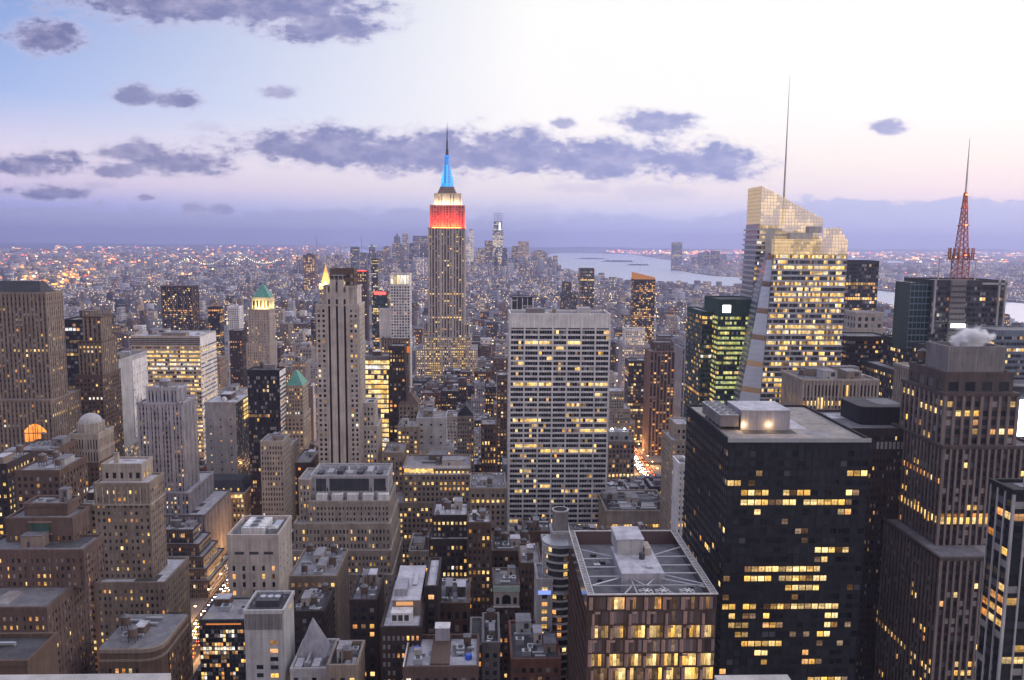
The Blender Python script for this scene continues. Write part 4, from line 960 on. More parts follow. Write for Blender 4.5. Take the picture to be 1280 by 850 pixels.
simple('apartment_building', 'dark brown apartment block with pale roof terraces below the lit block', [(541, 584, 646, 425, 22, DBR.but(wall='darkbrown', bay=2.3, lit=.10, row=.04, roof='membrane', dark=((DARK, 5), (BLIND, 3))), {'clutter': 5}), (537, 600, 676, 420, 40, DBR.but(bay=2.3, roof='membrane'))], 'dark brown apartment block', 745)
simple('apartment_building', 'slim brown brick tower with white roof edge right of the dark brown block', [(585, 613, 655, 400, 16, BRN.but(bay=2.2, lit=.14, roof='membrane', row=.1), {'clutter': 4})], 'slim brick tower with white edge', 760)
simple('office_building', 'brown building with arched cornice storey left of the white gridded tower', [(602, 620, 532, 690, 24, BRN.but(wall='redgranite', bay=2.6, fl=5.5, lit=.1))], 'arched cornice building', 580)
simple('office_building', 'narrow tan tower with warm windows beside the white gridded tower', [(622, 634, 470, 800, 22, BRN.but(wall='brown', lit=.3))], 'narrow tan tower', 580)
simple('office_building', 'grey roofed block with many roof units left of the white gridded tower', [(588, 632, 612, 500, 34, GRYS.but(wall='tan', lit=.06, roof='greyroof'), {'clutter': 10})], 'grey roofed block', 680)

# --- Empire style skyscraper
ESB_Y = 1290.0
b = Building('art_deco_skyscraper', 'tallest art deco skyscraper with red floodlit top and glowing blue spire', 'skyscraper', seed=70)
stE = St(wall='limestone', sp='brown', bay=4.6, fl=3.75, ww=.52, wh=.62, pd=.75, sd=.1, lit=.10, row=.06, cap=.5, types=((BRT, 3), (WRM, 5), (DIM, 3)), roof='gravel', par=.8, grp=(4, 1.9))
def e(xl, xr, yt, dy, D): return px_box(xl, xr, yt, ESB_Y+dy, D)
Z = [at(558, y, ESB_Y).z for y in (285, 257, 242)]
sh = e(535.6, 581, 285, 0, 42); b.tier(*sh[:4], 0, Z[0], stE)
rs = e(538, 580, 257, 2, 38); b.tier(*rs[:4], Z[0], Z[1], stE.but(wall='tan', pier='tan', lit=0, row=0, sp='tan', sd=.3, ww=.5, wh=.6, pd=.9))
ws = e(543, 576, 242, 6, 30); b.tier(*ws[:4], Z[1], Z[2], stE.but(lit=0, ww=.3))
for xl, xr, yt, dy, D in ((577, 586, 403, 6, 30), (529, 540, 404, 6, 30)): q = e(xl, xr, yt, dy, D); b.tier(*q[:4], 0, q[4], stE.but(bay=3.5))
q = e(528, 588, 422, -9, 60); b.tier(*q[:4], 0, q[4], stE.but(lit=.72, row=.5, lowlit=0, bay=3.4, types=((WRM, 6), (BRT, 4), (DIM, 2))))
q = e(520, 596, 438, -14, 72); b.tier(*q[:4], 0, q[4], stE.but(lit=.62, row=.4, bay=3.4, types=((WRM, 6), (BRT, 4), (DIM, 2))))
q = e(516, 600, 470, -20, 84); b.tier(*q[:4], 0, q[4], stE.but(lit=.25, bay=3.4)); cxE = (sh[0]+sh[1])/2; cyE = ESB_Y+21
m = b.part('mast_base'); z = Z[2]
for k, (r, h) in enumerate(((14.5, 4), (12.5, 4), (11, 3.5))): m.box(cxE-r, cxE+r, cyE-r, cyE+r, z, z+h, S('tan')); z += h
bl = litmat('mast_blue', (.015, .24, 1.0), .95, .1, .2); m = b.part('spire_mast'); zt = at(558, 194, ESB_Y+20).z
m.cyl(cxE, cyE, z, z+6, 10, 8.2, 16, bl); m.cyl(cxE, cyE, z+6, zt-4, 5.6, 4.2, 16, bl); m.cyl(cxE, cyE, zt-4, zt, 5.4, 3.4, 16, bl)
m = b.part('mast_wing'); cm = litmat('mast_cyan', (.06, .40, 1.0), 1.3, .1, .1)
for k in range(4):
    a = math.pi/2*k; dx_, dy_ = math.cos(a), math.sin(a); nx_, ny_ = -dy_, dx_
    m.prism([(cxE+dx_*3+nx_*.9, cyE+dy_*3+ny_*.9), (cxE+dx_*10+nx_*.9, cyE+dy_*10+ny_*.9), (cxE+dx_*10-nx_*.9, cyE+dy_*10-ny_*.9), (cxE+dx_*3-nx_*.9, cyE+dy_*3-ny_*.9)][::-1], z, z+1, cm, [zt-8, z+9, z+9, zt-8])
m = b.part('mast_ring')
for k in range(5): m.cyl(cxE, cyE, z+9+k*9, z+9.8+k*9, 5.9-k*.2, 5.9-k*.2, 16, METAL)
m = b.part('antenna'); zz = zt; tip = at(560, 153, ESB_Y+20).z
for r0, r1, f in ((2.6, 2.2, .18), (1.7, 1.5, .45), (1.0, .8, .75), (.5, .15, 1.0)): z2 = zt+(tip-zt)*f; m.cyl(cxE, cyE, zz, z2, r0, r1, 8, DKMETAL); zz = z2
b.done(100, True, 458, 'red topped skyscraper')
def area(name, loc, rot, sx, sy, col, pw):
    d = bpy.data.lights.new(name, 'AREA'); d.shape = 'RECTANGLE'; d.size = sx; d.size_y = sy; d.color = col; d.energy = pw; d.spread = math.radians(150)
    o_ = bpy.data.objects.new(name, d); COL.objects.link(o_); o_.location = loc; o_.rotation_euler = rot; return o_
def flood(name, p, tgt, sx, sy, col, pw):
    d = Vector(tgt)-Vector(p); return area(name, p, d.to_track_quat('-Z', 'Y').to_euler(), sx, sy, col, pw)
# floodlights on the setbacks: red below, white above (wall washers)
for (xa, ya, tx, ty, sx) in ((cxE, rs[2]-6.5, cxE, rs[2], 50), (rs[1]+6.5, cyE, rs[1], cyE, 36), (rs[0]-6.5, cyE, rs[0], cyE, 36)):
    flood('floodlight', (xa, ya, Z[0]+1.2), (tx, ty, Z[0]+13), sx, 2, (1, .022, .012), 5.2e4)
    flood('floodlight', (xa+(tx-xa)*.5, ya+(ty-ya)*.5, Z[0]+.6), (tx, ty, Z[0]+5), sx*.9, 1, (1, .16, .02), 9e3)
for (xa, ya, tx, ty, sx) in ((cxE, ws[2]-5, cxE, ws[2], 40), (ws[1]+5, cyE, ws[1], cyE, 28), (ws[0]-5, cyE, ws[0], cyE, 28)):
    flood('floodlight', (xa, ya, Z[1]+1.4), (tx, ty, Z[1]+9), sx, 2, (1, .76, .44), 6e3)
flood('floodlight', (GOLD[0], GOLD[1]-16, GOLD[2]-3), (GOLD[0], GOLD[1]+12, GOLD[2]+18), 24, 3, (1, .62, .22), 6e4)
flood('floodlight', ((PYR[0]+PYR[1])/2, PYR[2]-5, PYR[3]+1.5), ((PYR[0]+PYR[1])/2, PYR[2], PYR[3]+10), 18, 1.5, (1, .86, .35), 4.5e3)
flood('floodlight', (PYR[1]+5, PYR[2]+10, PYR[3]+1.5), (PYR[1], PYR[2]+10, PYR[3]+10), 18, 1.5, (1, .86, .35), 3e3)

# ------------------------------------------------------------------ right half
# --- white gridded slab in the middle
b = Building('gridded_tower', 'tall white slab with a dark window grid and blank top band, in the middle', seed=80)
x0, x1, y0, y1, z = px_box(638, 762.5, 394, 640, 34)
st = St(wall='white', bay=(x1-x0)/7, fl=4.25, ww=.89, wh=.64, pd=.75, sd=.6, cap=11.5, lit=.07, row=.0, split=5, cont=.72, rowmap=[(483, 640, 690), (483, 727, 759), (525, 640, 673), (525, 716, 757), (558, 644, 674), (566, 677, 746), (538, 732, 757), (653, 638, 694), (659, 720, 747), (428, 648, 692), (428, 711, 728), (442, 743, 754), (449, 684, 692), (463, 717, 726), (496, 743, 752), (612, 640, 662), (612, 700, 722), (605, 668, 690), (586, 650, 664)], roof='greyroof', par=1.5, corn=.02,
        types=((BRT, 3), (WRM, 5), (ORG, 1), (DIM, 4)), dark=((DARK, 9), (GRY, 1), (BLIND, .4)))
b.tier(x0, x1, y0, y1, 0, z, st, sides='NW'); b.face('E', y0, y1, x0, 0, z, st.but(bay=20, ww=.9))
m = b.part('penthouse'); m.box(x0+13, x0+28, y0+8, y0+20, z+.1, z+4.5, S('grey')); m.box(x0+34, x0+37, y0+8, y0+11, z+.1, z+4, S('tan')); m.box(x0+55, x0+66, y0+14, y0+24, z+.1, z+5, S('palegrey'))
m = b.part('slot_band')
for k in range(7): m.box(x0+.8+k*(x1-x0)/7, x0+(k+1)*(x1-x0)/7-.8, y0-.66, y0-.61, z-11.2, z-10.2, DKMETAL)
b.done(100, True, 672, 'white gridded tower')
b = Building('office_building', 'dark boxy tower with white columns peeking over the white gridded slab', seed=81)
q = tiers(b, [(640, 666, 372, 1100, 26, St(wall='black', pier='white', bay=8, ww=.9, wh=.6, pd=.9, lit=.05, par=1))]); b.done(20, True, 393, 'dark box with white columns')
simple('office_tower', 'slim dark tower with a red light on top, right above the white gridded slab', [(726, 743, 336, 1900, 30, BLK.but(bay=3, pier='grey', lit=.10, wall='darkgrey'))], 'slim dark red-lit tower', 393, maxwin=30)
b, q = simple('office_tower', 'dark narrow tower with stepped top left of the slim red-lit tower', [(704, 714, 353, 1880, 22, DBR.but(wall='darkgrey')), (702, 722, 367, 1878, 28, DBR.but(wall='darkgrey', lit=.15))], 'dark stepped tower', 393, maxwin=20)
b = Building('apartment_tower', 'dark apartment tower speckled with lit windows under an orange sloped crown', seed=83)
x0, x1, y0, y1, z = px_box(793, 819, 350, 1500, 30); b.tier(x0, x1, y0, y1, 0, z, BLK.but(wall='darkbrown', bay=3.2, fl=3.4, ww=.75, wh=.7, lit=.24, types=((WRM, 5), (ORG, 4), (BRT, 1))))
m = b.part('sloped_crown'); m.prism([(x0, y0), (x1, y0), (x1, y1), (x0, y1)], z+.1, z+2, litmat('crown_orange', (1, .36, .08), .40, .2), [z+14, z+5, z+5, z+14]); b.done(60, True, 540, 'orange crowned apartment tower')

# --- 6th avenue side
b, q = simple('office_tower', 'brown ribbed office tower with flat pale cap beside the lit avenue', [(818, 842, 429, 968, 20, BRN.but(wall='redgranite', lit=0)), (813, 848, 440, 960, 30, VERT.but(wall='pinkstone', sp='darkbrown', bay=4.4, ww=.6, pd=.9, lit=.14, row=.03, types=((ORG, 5), (WRM, 4))))], 'brown ribbed tower', 562)
simple('office_building', 'grey tower with lit white window columns between ribbed and green glass towers', [(856, 874, 418, 900, 26, PUN.but(wall='lavender', lit=.1, bay=5)), (853, 876, 436, 896, 32, VERT.but(wall='lavender', sp='grey', lit=.2, types=((WHT, 3), (BRT, 2))))], 'grey tower by the green glass', 510)
simple('deco_tower', 'pale stepped deco tower right of the white gridded slab', [(762, 780, 490, 900, 24, LIM.but(bay=2.8, wall='beige', lit=.05)), (759, 788, 512, 896, 34, LIM.but(bay=2.8, wall='beige', lit=.06)), (757, 793, 530, 894, 40, LIM.but(wall='beige'))], 'pale stepped deco tower', 545)
simple('office_building', 'white topped office block beyond the pale stepped deco tower', [(782, 806, 412, 1200, 26, PUN.but(wall='white', lit=.3, types=((WRM, 1), (BRT, 1)))), (778, 812, 432, 1195, 32, PUN.but(wall='lavender', lit=.15))], 'white topped block', 520)
simple('office_building', 'dark office block with rows of yellow windows left of the ribbed tower', [(786, 812, 452, 1010, 26, BLK.but(wall='slate', bay=3.4, lit=.1, row=.2)), ], 'dark block with yellow rows', 560)
b, q = simple('stone_building', 'dark stone corner block with floodlit roof terrace by the avenue', [(762, 786, 541, 838, 18, LIM.but(lit=0, wall='palegrey', fl=6, bay=5, ww=.7)), (756, 793, 553, 832, 36, BRN.but(wall='tan', bay=4.2, fl=5, ww=.55, wh=.62, lit=.12, lowlit=3))], 'floodlit corner block', 612)
m = MB(); x0, x1, y0, y1, z = q[0]
for xx in (x0+3, x1-4): m.box(xx-.1, xx+.1, y0+3, y0+3.2, z, z+3, METAL); m.box(xx-.9, xx+.9, y0+2.8, y0+3.0, z+3, z+4.2, lampmat('roof_flood', (.9, 1, .8), 14))
m.build('roof_floodlight', b.root)
b = Building('low_building', 'low flat building with dark cluttered roof and blank tan wall by the gridded slab', seed=84)
x0, x1, y0, y1, z = px_box(758, 838, 640, 600, 52); b.tier(x0, x1, y0, y1, 0, z, BEI.but(bay=6), face=False, roof='tar', clutter=14, par=1.5)
b.face('N', x0, x1, y0, 0, z-8, St(wall='beige', bay=4.5, fl=5, ww=.9, wh=.5, lit=.35, cap=.5)); b.face('E', y0, y1, x0, 0, z, BEI)
m = b.part('roof_pipe')
for k in range(4): m.tube((x0+4, y0+6+k*10, z+1.2), (x1-6, y0+10+k*10, z+1.4), .35, METAL)
b.done(60, True, 672, 'low flat roofed building')
b = Building('slab_building', 'narrow white slab with bare side wall and small dark windows before the dark tower', seed=85)
x0, x1, y0, y1, z = px_box(849, 862, 583, 470, None, 841); b.tier(x0, x1, y0, y1, 0, z, PUN.but(wall='white', bay=2.2, fl=3.6, ww=.42, wh=.5, lit=.1, par=2.2), sides='N', roof='greyroof')
b.done(60, True, 690, 'narrow white slab')
simple('office_building', 'cream setback building with lit top floor behind the narrow white slab', [(846, 864, 532, 560, 22, LIM.but(wall='beige', lit=.15, row=.2)), (840, 868, 552, 556, 30, LIM.but(wall='beige', lit=.08))], 'cream setback building', 580)

# --- round balcony hotel
b = Building('hotel_tower', 'grey hotel tower with curved balconies and round roof chimney', seed=86)
x0, x1, y0, y1, z = px_box(672, 690, 726, 322, 16); b.tier(x0, x1, y0, y1, 0, z, PUN.but(wall='palegrey', bay=4.5, fl=3.3, ww=.38, wh=.55, lit=.45, types=((ORG, 4), (WRM, 3), (BRT, 2))), sides='NE')
tx = px_box(690, 712, 667, 330, 9); b.tier(*tx[:4], 0, tx[4], PUN.but(wall='palegrey'), face=False, roof='membrane')
x2, x3 = px_box(680, 692, 684, 326, 12)[:2]; zz = at(686, 684, 326).z; b.tier(x2, tx[0]-.1, 326, 338, 0, zz, PUN.but(wall='palegrey', bay=2.8, fl=3.3, ww=.4, lit=.5, types=((ORG, 3), (BRT, 2), (DARK, 2))), sides='N', roof='membrane')
cxh, cyh, rh = tx[1]-4.2, 329.0, 7.6; zt = at(700, 680, 326).z; m = b.part('curved_core'); m.cyl(cxh, cyh, 0, zt, rh-1.5, rh-1.5, 24, S('slate'))
rngh = random.Random(3); lm = b.part('balcony_room'); lm.uv = []
for k in range(24):
    zf = zt-k*3.35; d = b.part('balcony'); d.cyl(cxh, cyh, zf-.35, zf, rh, rh, 26, S('palegrey')); d.cyl(cxh, cyh, zf, zf+.9, rh-.12, rh-.12, 26, METAL) if k % 6 == 0 else None
    for j in range(5):
        a0 = -math.pi/2-.95+j*.38; a1 = a0+.28; R_ = rh-1.42
        if rngh.random() < .28:
            p = [(cxh+R_*math.cos(a), cyh+R_*math.sin(a), h) for a, h in ((a0, zf-2.9), (a1, zf-2.9), (a1, zf-.7), (a0, zf-.7))]; lm.poly(p, WIN[rngh.choice((WRM, BRT, ORG, DIM))]); lm.uv += [(0, 0), (1, 0), (1, 1), (0, 1)]
m = b.part('round_chimney'); zc = at(704, 640, 332).z; r = 3.45; xc = (tx[0]+tx[1])/2+.1; yc = 334.5
m.cyl(xc, yc, tx[4]+.1, zc, r, r, 28, S('grey')); m.cyl(xc, yc, zc, zc+.5, r+.18, r+.18, 28, S('palegrey')); m.cyl(xc, yc, zc+.5, zc+.53, r-.5, r-.5, 28, S('black'))
m = b.part('blue_sign'); m.box(x0+.3, x1-.5, y0-1.0, y0-.5, z-5.6, z-4.0, lampmat('sign_blue', (.25, .35, .9), .6))
b.tiers.append((cxh-rh, cxh+rh, cyh-rh, cyh+rh, 0, zt)); b.done(60, True, 812, 'curved balcony hotel')
b, q = simple('ornate_building', 'small ornate building with arched green and cream upper facade', [(617, 649, 733, 372, 20, BRN.but(wall='redgranite', bay=2.6, lit=.05, cap=11, roof='greyroof'), {'clutter': 5})], 'small ornate green topped building', 780)
m = MB(); x0, x1, y0, y1, z = q[0]; m.box(x0, x1, y0-.8, y0-.5, z-9.5, z-2.5, S('limestone')); m.box(x0-.3, x1+.3, y0-1.1, y0-.5, z-2.4, z+.6, principled('pale_green', (.38, .48, .42), .7))
m.box(x0-.3, x1+.3, y0-1.0, y0-.5, z-10.3, z-9.6, S('white')); m.build('ornate_front', b.root)
m = MB(); xm = (x0+x1)/2
for xx, r in ((xm, 2.1), (xm-4.2, .8), (xm+4.2, .8)):
    m.poly([(xx-r, y0-.84, z-8.5), (xx+r, y0-.84, z-8.5)]+[(xx+r*math.cos(math.pi*i/8), y0-.84, z-8.5+2.6+r*math.sin(math.pi*i/8)) for i in range(9)], S('black'))
m.build('arched_window', b.root)

# --- glass tower under construction at the bottom centre
b = Building('glass_tower', 'bronze glass tower with an open steel framed roof and cooling fans, bottom centre', seed=88)
x0, x1, y0, y1, z = px_box(735, 896, 743, 250, 58); zc = z-5.5
b.wmats = list(WIN); b.wmats[DARK] = glassmat('brown_glass', (.10, .068, .06), .1); b.wmats[GRY] = glassmat('mauve_glass', (.17, .13, .13), .12); gb = glassmat('bronze_glass', (.075, .05, .045), .08); b.wall.box(x0, x1, y0, y1, 0, zc, S('bronze')); b.tiers.append((x0, x1, y0, y1, 0, z))
b.roof.box(x0+.5, x1-.5, y0+.5, y1-.5, zc, zc+.15, R('greyroof'))
FL = 4.9; rg = random.Random(5); nb = 7; bw = (x1-x0)/nb; mul = b.part('mullion'); pk = principled('copper_panel', (.50, .33, .27), .4, .5, .3, .15, .8)
for j in range(30):
    zt_ = z-.7-j*FL; zb = zt_-FL
    if zb < 3: break
    lit = j in (2, 4, 5, 7, 8) or (j > 8 and rg.random() < .4); pnl = b.part('facet_panel') if j >= 10 else None
    for i in range(nb):
        off = bw*.5 if j % 4 in (1, 2) else 0
        xa = x0+i*bw+(off*.3); xb = min(xa+bw, x1)
        up = j < 1
        if j < 10: pnl = b.part('facet_panel')
        pnl.prism([(xa+.35, y0-.25), (xa+1.25, y0-.62), (xa+1.6, y0-.25)], zb+.5, zt_-.1, pk) if (i+j) % 2 == 0 or j % 3 == 0 else pnl.prism([(xa+.5, y0-.25), (xa+1.0, y0-.5), (xa+1.4, y0-.25)], zb+.2, zt_-.9, pk)
        if rg.random() < .5: pnl.prism([(xa+1.4, y0-.26), (xa+3.2, y0-.26), (xa+2.0, y0-.55)], zt_-.9, zt_-.15, pk)
        for k in range(4):
            wx = xa+1.5+k*(bw-1.55)/4; ww_ = (bw-1.55)/4-.07
            if wx+ww_ > x1: continue
            ty = (rg.choice((BRT, WRM, WRM, DIM)) if rg.random() < .85 else DIM) if lit else ((rg.choice((ORG, WRM, BRT)) if up and i < 4 and rg.random() < .35 else (DIM if rg.random() < .1 else rg.choice((DARK, GRY)))))  # top row: some glowing panes painted in as orange reflections
            b.wins.append(('N', wx+ww_/2, y0-.06, zb+.65, ww_, FL-.8, ty))
    mul.box(x0-.1, x1+.1, y0-.24, y0-.0, zb-.05, zb+.6, S('bronze'))
for k in range(22): mul.box(x0-.28, x0-.02, y0+k*(y1-y0)/22, y0+k*(y1-y0)/22+.16, 3, z-.5, S('bronze'))
for j in range(33): mul.box(x0-.2, x0-.02, y0+.3, y1-.3, z-(j+1)*FL, z-(j+1)*FL+1.0, S('brown'))
for j in range(33):
    for k in range(22):
        if z-(j+1)*FL > 5: b.wins.append(('E', y0+(k+.5)*(y1-y0)/22+.08, x0-.02, z-(j+1)*FL+1.05, (y1-y0)/22-.2, FL-1.1, GRY if (j+k) % 3 else DARK))
for q_, nm in ((('N', y0), 'n'),): b.wall.box(x0-.01, x1+.01, y0, y0+.5, zc-.01, z, gb)
b.wall.box(x0-.3, x0+.5, y0+.5, y1-.5, zc-.01, z, gb); b.wall.box(x1-.5, x1+.3, y0+.5, y1-.5, zc-.01, z, gb); b.wall.box(x0-.3, x1+.3, y1-.5, y1+.3, zc-.01, z, gb)
fr = b.part('roof_frame')       # white steel ring with rungs
for xa in (x0-.3, x0+1.7, x1-2.1, x1): fr.box(xa, xa+.35, y0, y1, z+.02, z+.4, METAL)
fr.box(x0-.3, x1+.35, y0-.5, y0-.05, z+.02, z+.42, S('white')); fr.box(x0+2.2, x1-2.2, y1-.4, y1, z+.02, z+.4, S('white'))
for k in range(40):
    yy = y0+1+k*(y1-y0-2)/40
    for xa in (x0+.1, x1-1.7): fr.box(xa, xa+1.55, yy, yy+.22, z+.06, z+.32, S('white'))
for yy in (y0+7.3,): fr.box(x0+2.2, x1-2.2, yy, yy+.4, z-.5, z-.1, METAL)
cxr = (x0+x1)/2-.5; y2 = y0+18
cr = b.part('lift_core'); cr.box(cxr-7.5, cxr+7.5, y0+13, y0+38, zc+.2, z+1.5, S('lavender')); cr.box(cxr-7.3, cxr+7.3, y0+13.2, y0+37.8, z+1.51, z+1.56, R('membrane')); cr.box(cxr-6.4, cxr+3.2, y0+30, y0+43, z+1.57, z+7, S('palegrey')); cr.box(cxr-6.7, cxr+3.5, y0+29.7, y0+43.3, z+7.01, z+7.4, R('membrane'))
cr.box(cxr+3.6, cxr+6, y0+29, y0+36, z+1.57, z+4.2, S('limestone')); cr.box(cxr+2, cxr+4, y0+17, y0+19, z+1.57, z+2.3, METAL); cr.cyl(cxr+2, y0+26, z+1.57, z+3.6, 1.1, 1.1, 12, DKMETAL)
for (p, q_) in (((x0+2, y0+40, z-.5), (cxr-7.5, y0+33, z-.5)), ((x0+2, y0+31, z-.5), (cxr-7.5, y0+31.4, z-.5)), ((x0+2, y0+23.5, z-.5), (cxr-7.5, y0+23.5, z-.5)), ((x0+2, y0+15.5, z-.5), (cxr-7.5, y0+15.5, z-.5)), ((x0+2, y0+8, z-.5), (cxr-7.5, y0+14.5, z-.5)),
                ((x1-2, y0+42, z-.5), (cxr+7.5, y0+34, z-.5)), ((x1-2, y0+33, z-.5), (cxr+7.5, y0+33, z-.5)), ((x1-2, y0+25, z-.5), (cxr+7.5, y0+25, z-.5)), ((x1-2, y0+18, z-.5), (cxr+7.5, y0+18, z-.5)), ((x1-2, y0+9, z-.5), (cxr+7.5, y0+17, z-.5)), ((x1-2, y0+6.5, z-.5), (cxr+6, y0+13.5, z-.5)),
                ((cxr-9, y0+.6, z-.5), (cxr-5, y0+7.4, z-.5)), ((cxr-4.2, y0+.6, z-.5), (cxr-4.2, y0+13, z-.5)), ((cxr+8, y0+.6, z-.5), (cxr+5, y0+7.4, z-.5)), ((cxr, y0+7.6, z-.5), (cxr-3.5, y0+13, z-.5)), ((cxr, y0+7.6, z-.5), (cxr+3.5, y0+13, z-.5))):
    tr = b.part('roof_truss'); tr.tube(p, q_, .3, METAL, 6)
for k in (-3.2, 2.4, 10.6):
    f = b.part('cooling_fan'); xx = cxr+k; f.box(xx, xx+4.8, y0+1.0, y0+6.0, zc+.2, z-.9, S('palegrey')); f.cyl(xx+2.4, y0+3.5, z-.9, z-.4, 2.2, 2.2, 20, METAL); f.cyl(xx+2.4, y0+3.5, z-.4, z-.36, 1.95, 1.95, 20, DKMETAL)
    for t_ in range(6): a = t_*math.pi/3; f.tube((xx+2.4, y0+3.5, z-.25), (xx+2.4+1.8*math.cos(a), y0+3.5+1.8*math.sin(a), z-.25), .17, S('white'), 4)
for k in range(9): dk = b.part('deck_unit'); xx = x0+3+rg.uniform(0, x1-x0-9); yy = y0+rg.uniform(8, y1-y0-6); dk.box(xx, xx+rg.uniform(1, 3), yy, yy+rg.uniform(1, 3), zc+.2, zc+rg.uniform(1, 2.4), METAL if k % 2 else DKMETAL)
b.done(100, True, 850, 'bronze glass tower')

# --- big dark tower
b = Building('office_tower', 'massive black glass tower with flat pale roof, white plant box and cooling units', seed=90)
x0, x1, y0, y1, z = px_box(911, 1087, 551, 300, 64); st = BLK.but(wall='black', sp='black', pier='black', bay=2.7, fl=3.85, ww=.88, wh=.56, pd=.16, sd=.1, lit=.02, row=.0, cont=.6, rowmap=[(622, 923, 1062), (713, 930, 1022), (725, 930, 1037), (735, 983, 1024), (757, 927, 1036), (769, 914, 932), (780, 914, 932), (768, 1033, 1050), (779, 1031, 1049), (790, 913, 931), (790, 1022, 1040), (801, 924, 982), (586, 1058, 1084), (610, 978, 1014), (610, 1056, 1082), (623, 905, 906), (549, 900, 901), (562, 1, 2), (598, 908, 940), (690, 1020, 1060), (822, 1010, 1030), (845, 1008, 1060)], roof='tanroof', par=.9, corn=.25, cap=3.2,
    types=((BRT, 5), (WRM, 3), (ORG, 2)), rowtypes=((WRM, 6), (BRT, 3), (DIM, 1.5)), dark=((DARK, 16), (GRY, 1), (DIM, .7)))
b.tier(x0, x1, y0, y1, 0, z, st, sides='NE')
m = b.part('edge_rail')
m.box(x0-.5, x1+.5, y0-.55, y0-.42, z-.5, z+1.1, METAL)
m = b.part('plant_room'); m.box(x0+10, x0+30, y0+17, y0+36, z+.1, z+8, S('lavender')); m.box(x0+9.8, x0+30.2, y0+16.8, y0+36.2, z+8.01, z+8.4, R('membrane'))
c = b.part('cooling_unit'); c.box(x0+1.5, x0+9, y0+17, y0+44, z+1.6, z+6.2, S('grey')); c.box(x0+1.3, x0+9.2, y0+16.8, y0+44.2, z+6.21, z+6.5, METAL)
for k in range(10): c.box(x0+2+(k % 2)*6, x0+2.4+(k % 2)*6, y0+18+(k//2)*5.4, y0+18.4+(k//2)*5.4, z+.1, z+1.6, DKMETAL)
for k in range(5):
    for i in range(2): c.cyl(x0+3.4+i*3.7, y0+19.8+k*5.3, z+6.5, z+7.2, 1.6, 1.6, 16, METAL); c.cyl(x0+3.4+i*3.7, y0+19.8+k*5.3, z+7.2, z+7.24, 1.35, 1.35, 16, DKMETAL)
for xx in (x0+10.6, x0+21): d = b.part('wall_lamp'); d.box(xx, xx+.7, y0+16.6, y0+16.9, z+2.1, z+2.8, lampmat('lamp_warm', (1, .62, .25), 10))
b.done(100, True, 850, 'massive black glass tower')
for xx in (x0+11, x0+21.3):
    pl = bpy.data.lights.new('wall_lamp_light', 'POINT'); pl.energy = 320; pl.color = (1, .62, .25); pl.shadow_soft_size = .3; po = bpy.data.objects.new('wall_lamp_light', pl); COL.objects.link(po); po.location = (xx, y0+15.9, z+2.4)

b = Building('office_tower', 'dark brown tower with round cornered black penthouse behind the massive black tower', seed=91)
x0, x1, y0, y1, z = px_box(1040, 1140, 538, 372, 42); st = DBR.but(wall='darkbrown', bay=1.7, fl=3.7, ww=.5, wh=.5, lit=.03, row=.0, cap=2, dark=((DARK, 5), (GRY, 2), (BLIND, .6)))
b.tier(x0, x1, y0, y1, 0, z, st, sides='NE', roof='greyroof')
def rrect(xa, xb, ya, yb, r, n=5):
    P = []
    for cx_, cy_, a0 in ((xa+r, ya+r, math.pi), (xb-r, ya+r, 1.5*math.pi), (xb-r, yb-r, 0), (xa+r, yb-r, .5*math.pi)):
        P += [(cx_+r*math.cos(a0+math.pi/2*i/n), cy_+r*math.sin(a0+math.pi/2*i/n)) for i in range(n+1)]
    return P
pa, pb = at(1072, 535, 385).x, at(1137, 535, 385).x; m = b.part('penthouse'); m.prism(rrect(pa, pb, 383, 408, 4), z+.1, z+9, S('black')); m.prism(rrect(pa+.5, pb-.5, 383.5, 407.5, 3.6), z+9, z+9.05, R('tar')); m.prism(rrect(pa+11, pb-3, 388, 404, 3), z+9.06, z+9.3, R('greyroof'))
m = b.part('vent_row')
for k in range(8): m.box(x1-17+k*2, x1-15.8+k*2, y0-.5, y0-.38, z-9, z-5.5, METAL)
b.done(100, True, 850, 'dark brown round penthouse tower')

# --- ribbed brown tower on the right
b = Building('ribbed_tower', 'huge brown granite tower with vertical ribs and stepped shoulders at the right', seed=93)
rib = VERT.but(wall='darktaupe', pier='taupe', sp='darkbrown', bay=2.9, fl=3.9, ww=.66, wh=.62, pd=.75, sd=.15, lit=.045, row=.02, cont=.75, roof='greyroof', types=((BRT, 5), (WRM, 3), (ORG, 1)))
q = tiers(b, [(1186, 1256, 440, 352, 18, St(wall='grey', bay=12, ww=.02, wh=.1, fl=9, lit=0, par=2.5, roof='greyroof')), (1182, 1266, 468, 346, 30, St(wall='darktaupe', bay=7, fl=9, ww=.6, wh=.6, lit=.06, dark=((GRY, 2), (DARK, 2)))),
              (1182, 1272, 494, 343, 36, rib.but(sp='darktaupe', bay=4, lit=.12)), (1180, 1300, 560, 338, 44, rib), (1176, 1310, 699, 322, 62, rib)])
m = b.part('gold_band'); m.uv = []; x0, x1, y0, y1, z = q[3]; zz = at(1185, 655, 338).z; n = max(1, round((x1-x0)/2.9)); bw = (x1-x0)/n
for k in range(n): xa = x0+k*bw+.55; m.poly([(xa, y0-.17, zz), (xa+bw-1.1, y0-.17, zz), (xa+bw-1.1, y0-.17, zz+3), (xa, y0-.17, zz+3)], WIN[BRT]); m.uv += [(0, 0), (1, 0), (1, 1), (0, 1)]
n = max(1, round((y1-y0)/2.9)); bw = (y1-y0)/n
for k in range(n): ya = y0+k*bw+.55; m.poly([(x0-.17, ya+bw-1.1, zz), (x0-.17, ya, zz), (x0-.17, ya, zz+3), (x0-.17, ya+bw-1.1, zz+3)], WIN[BRT]); m.uv += [(0, 0), (1, 0), (1, 1), (0, 1)]
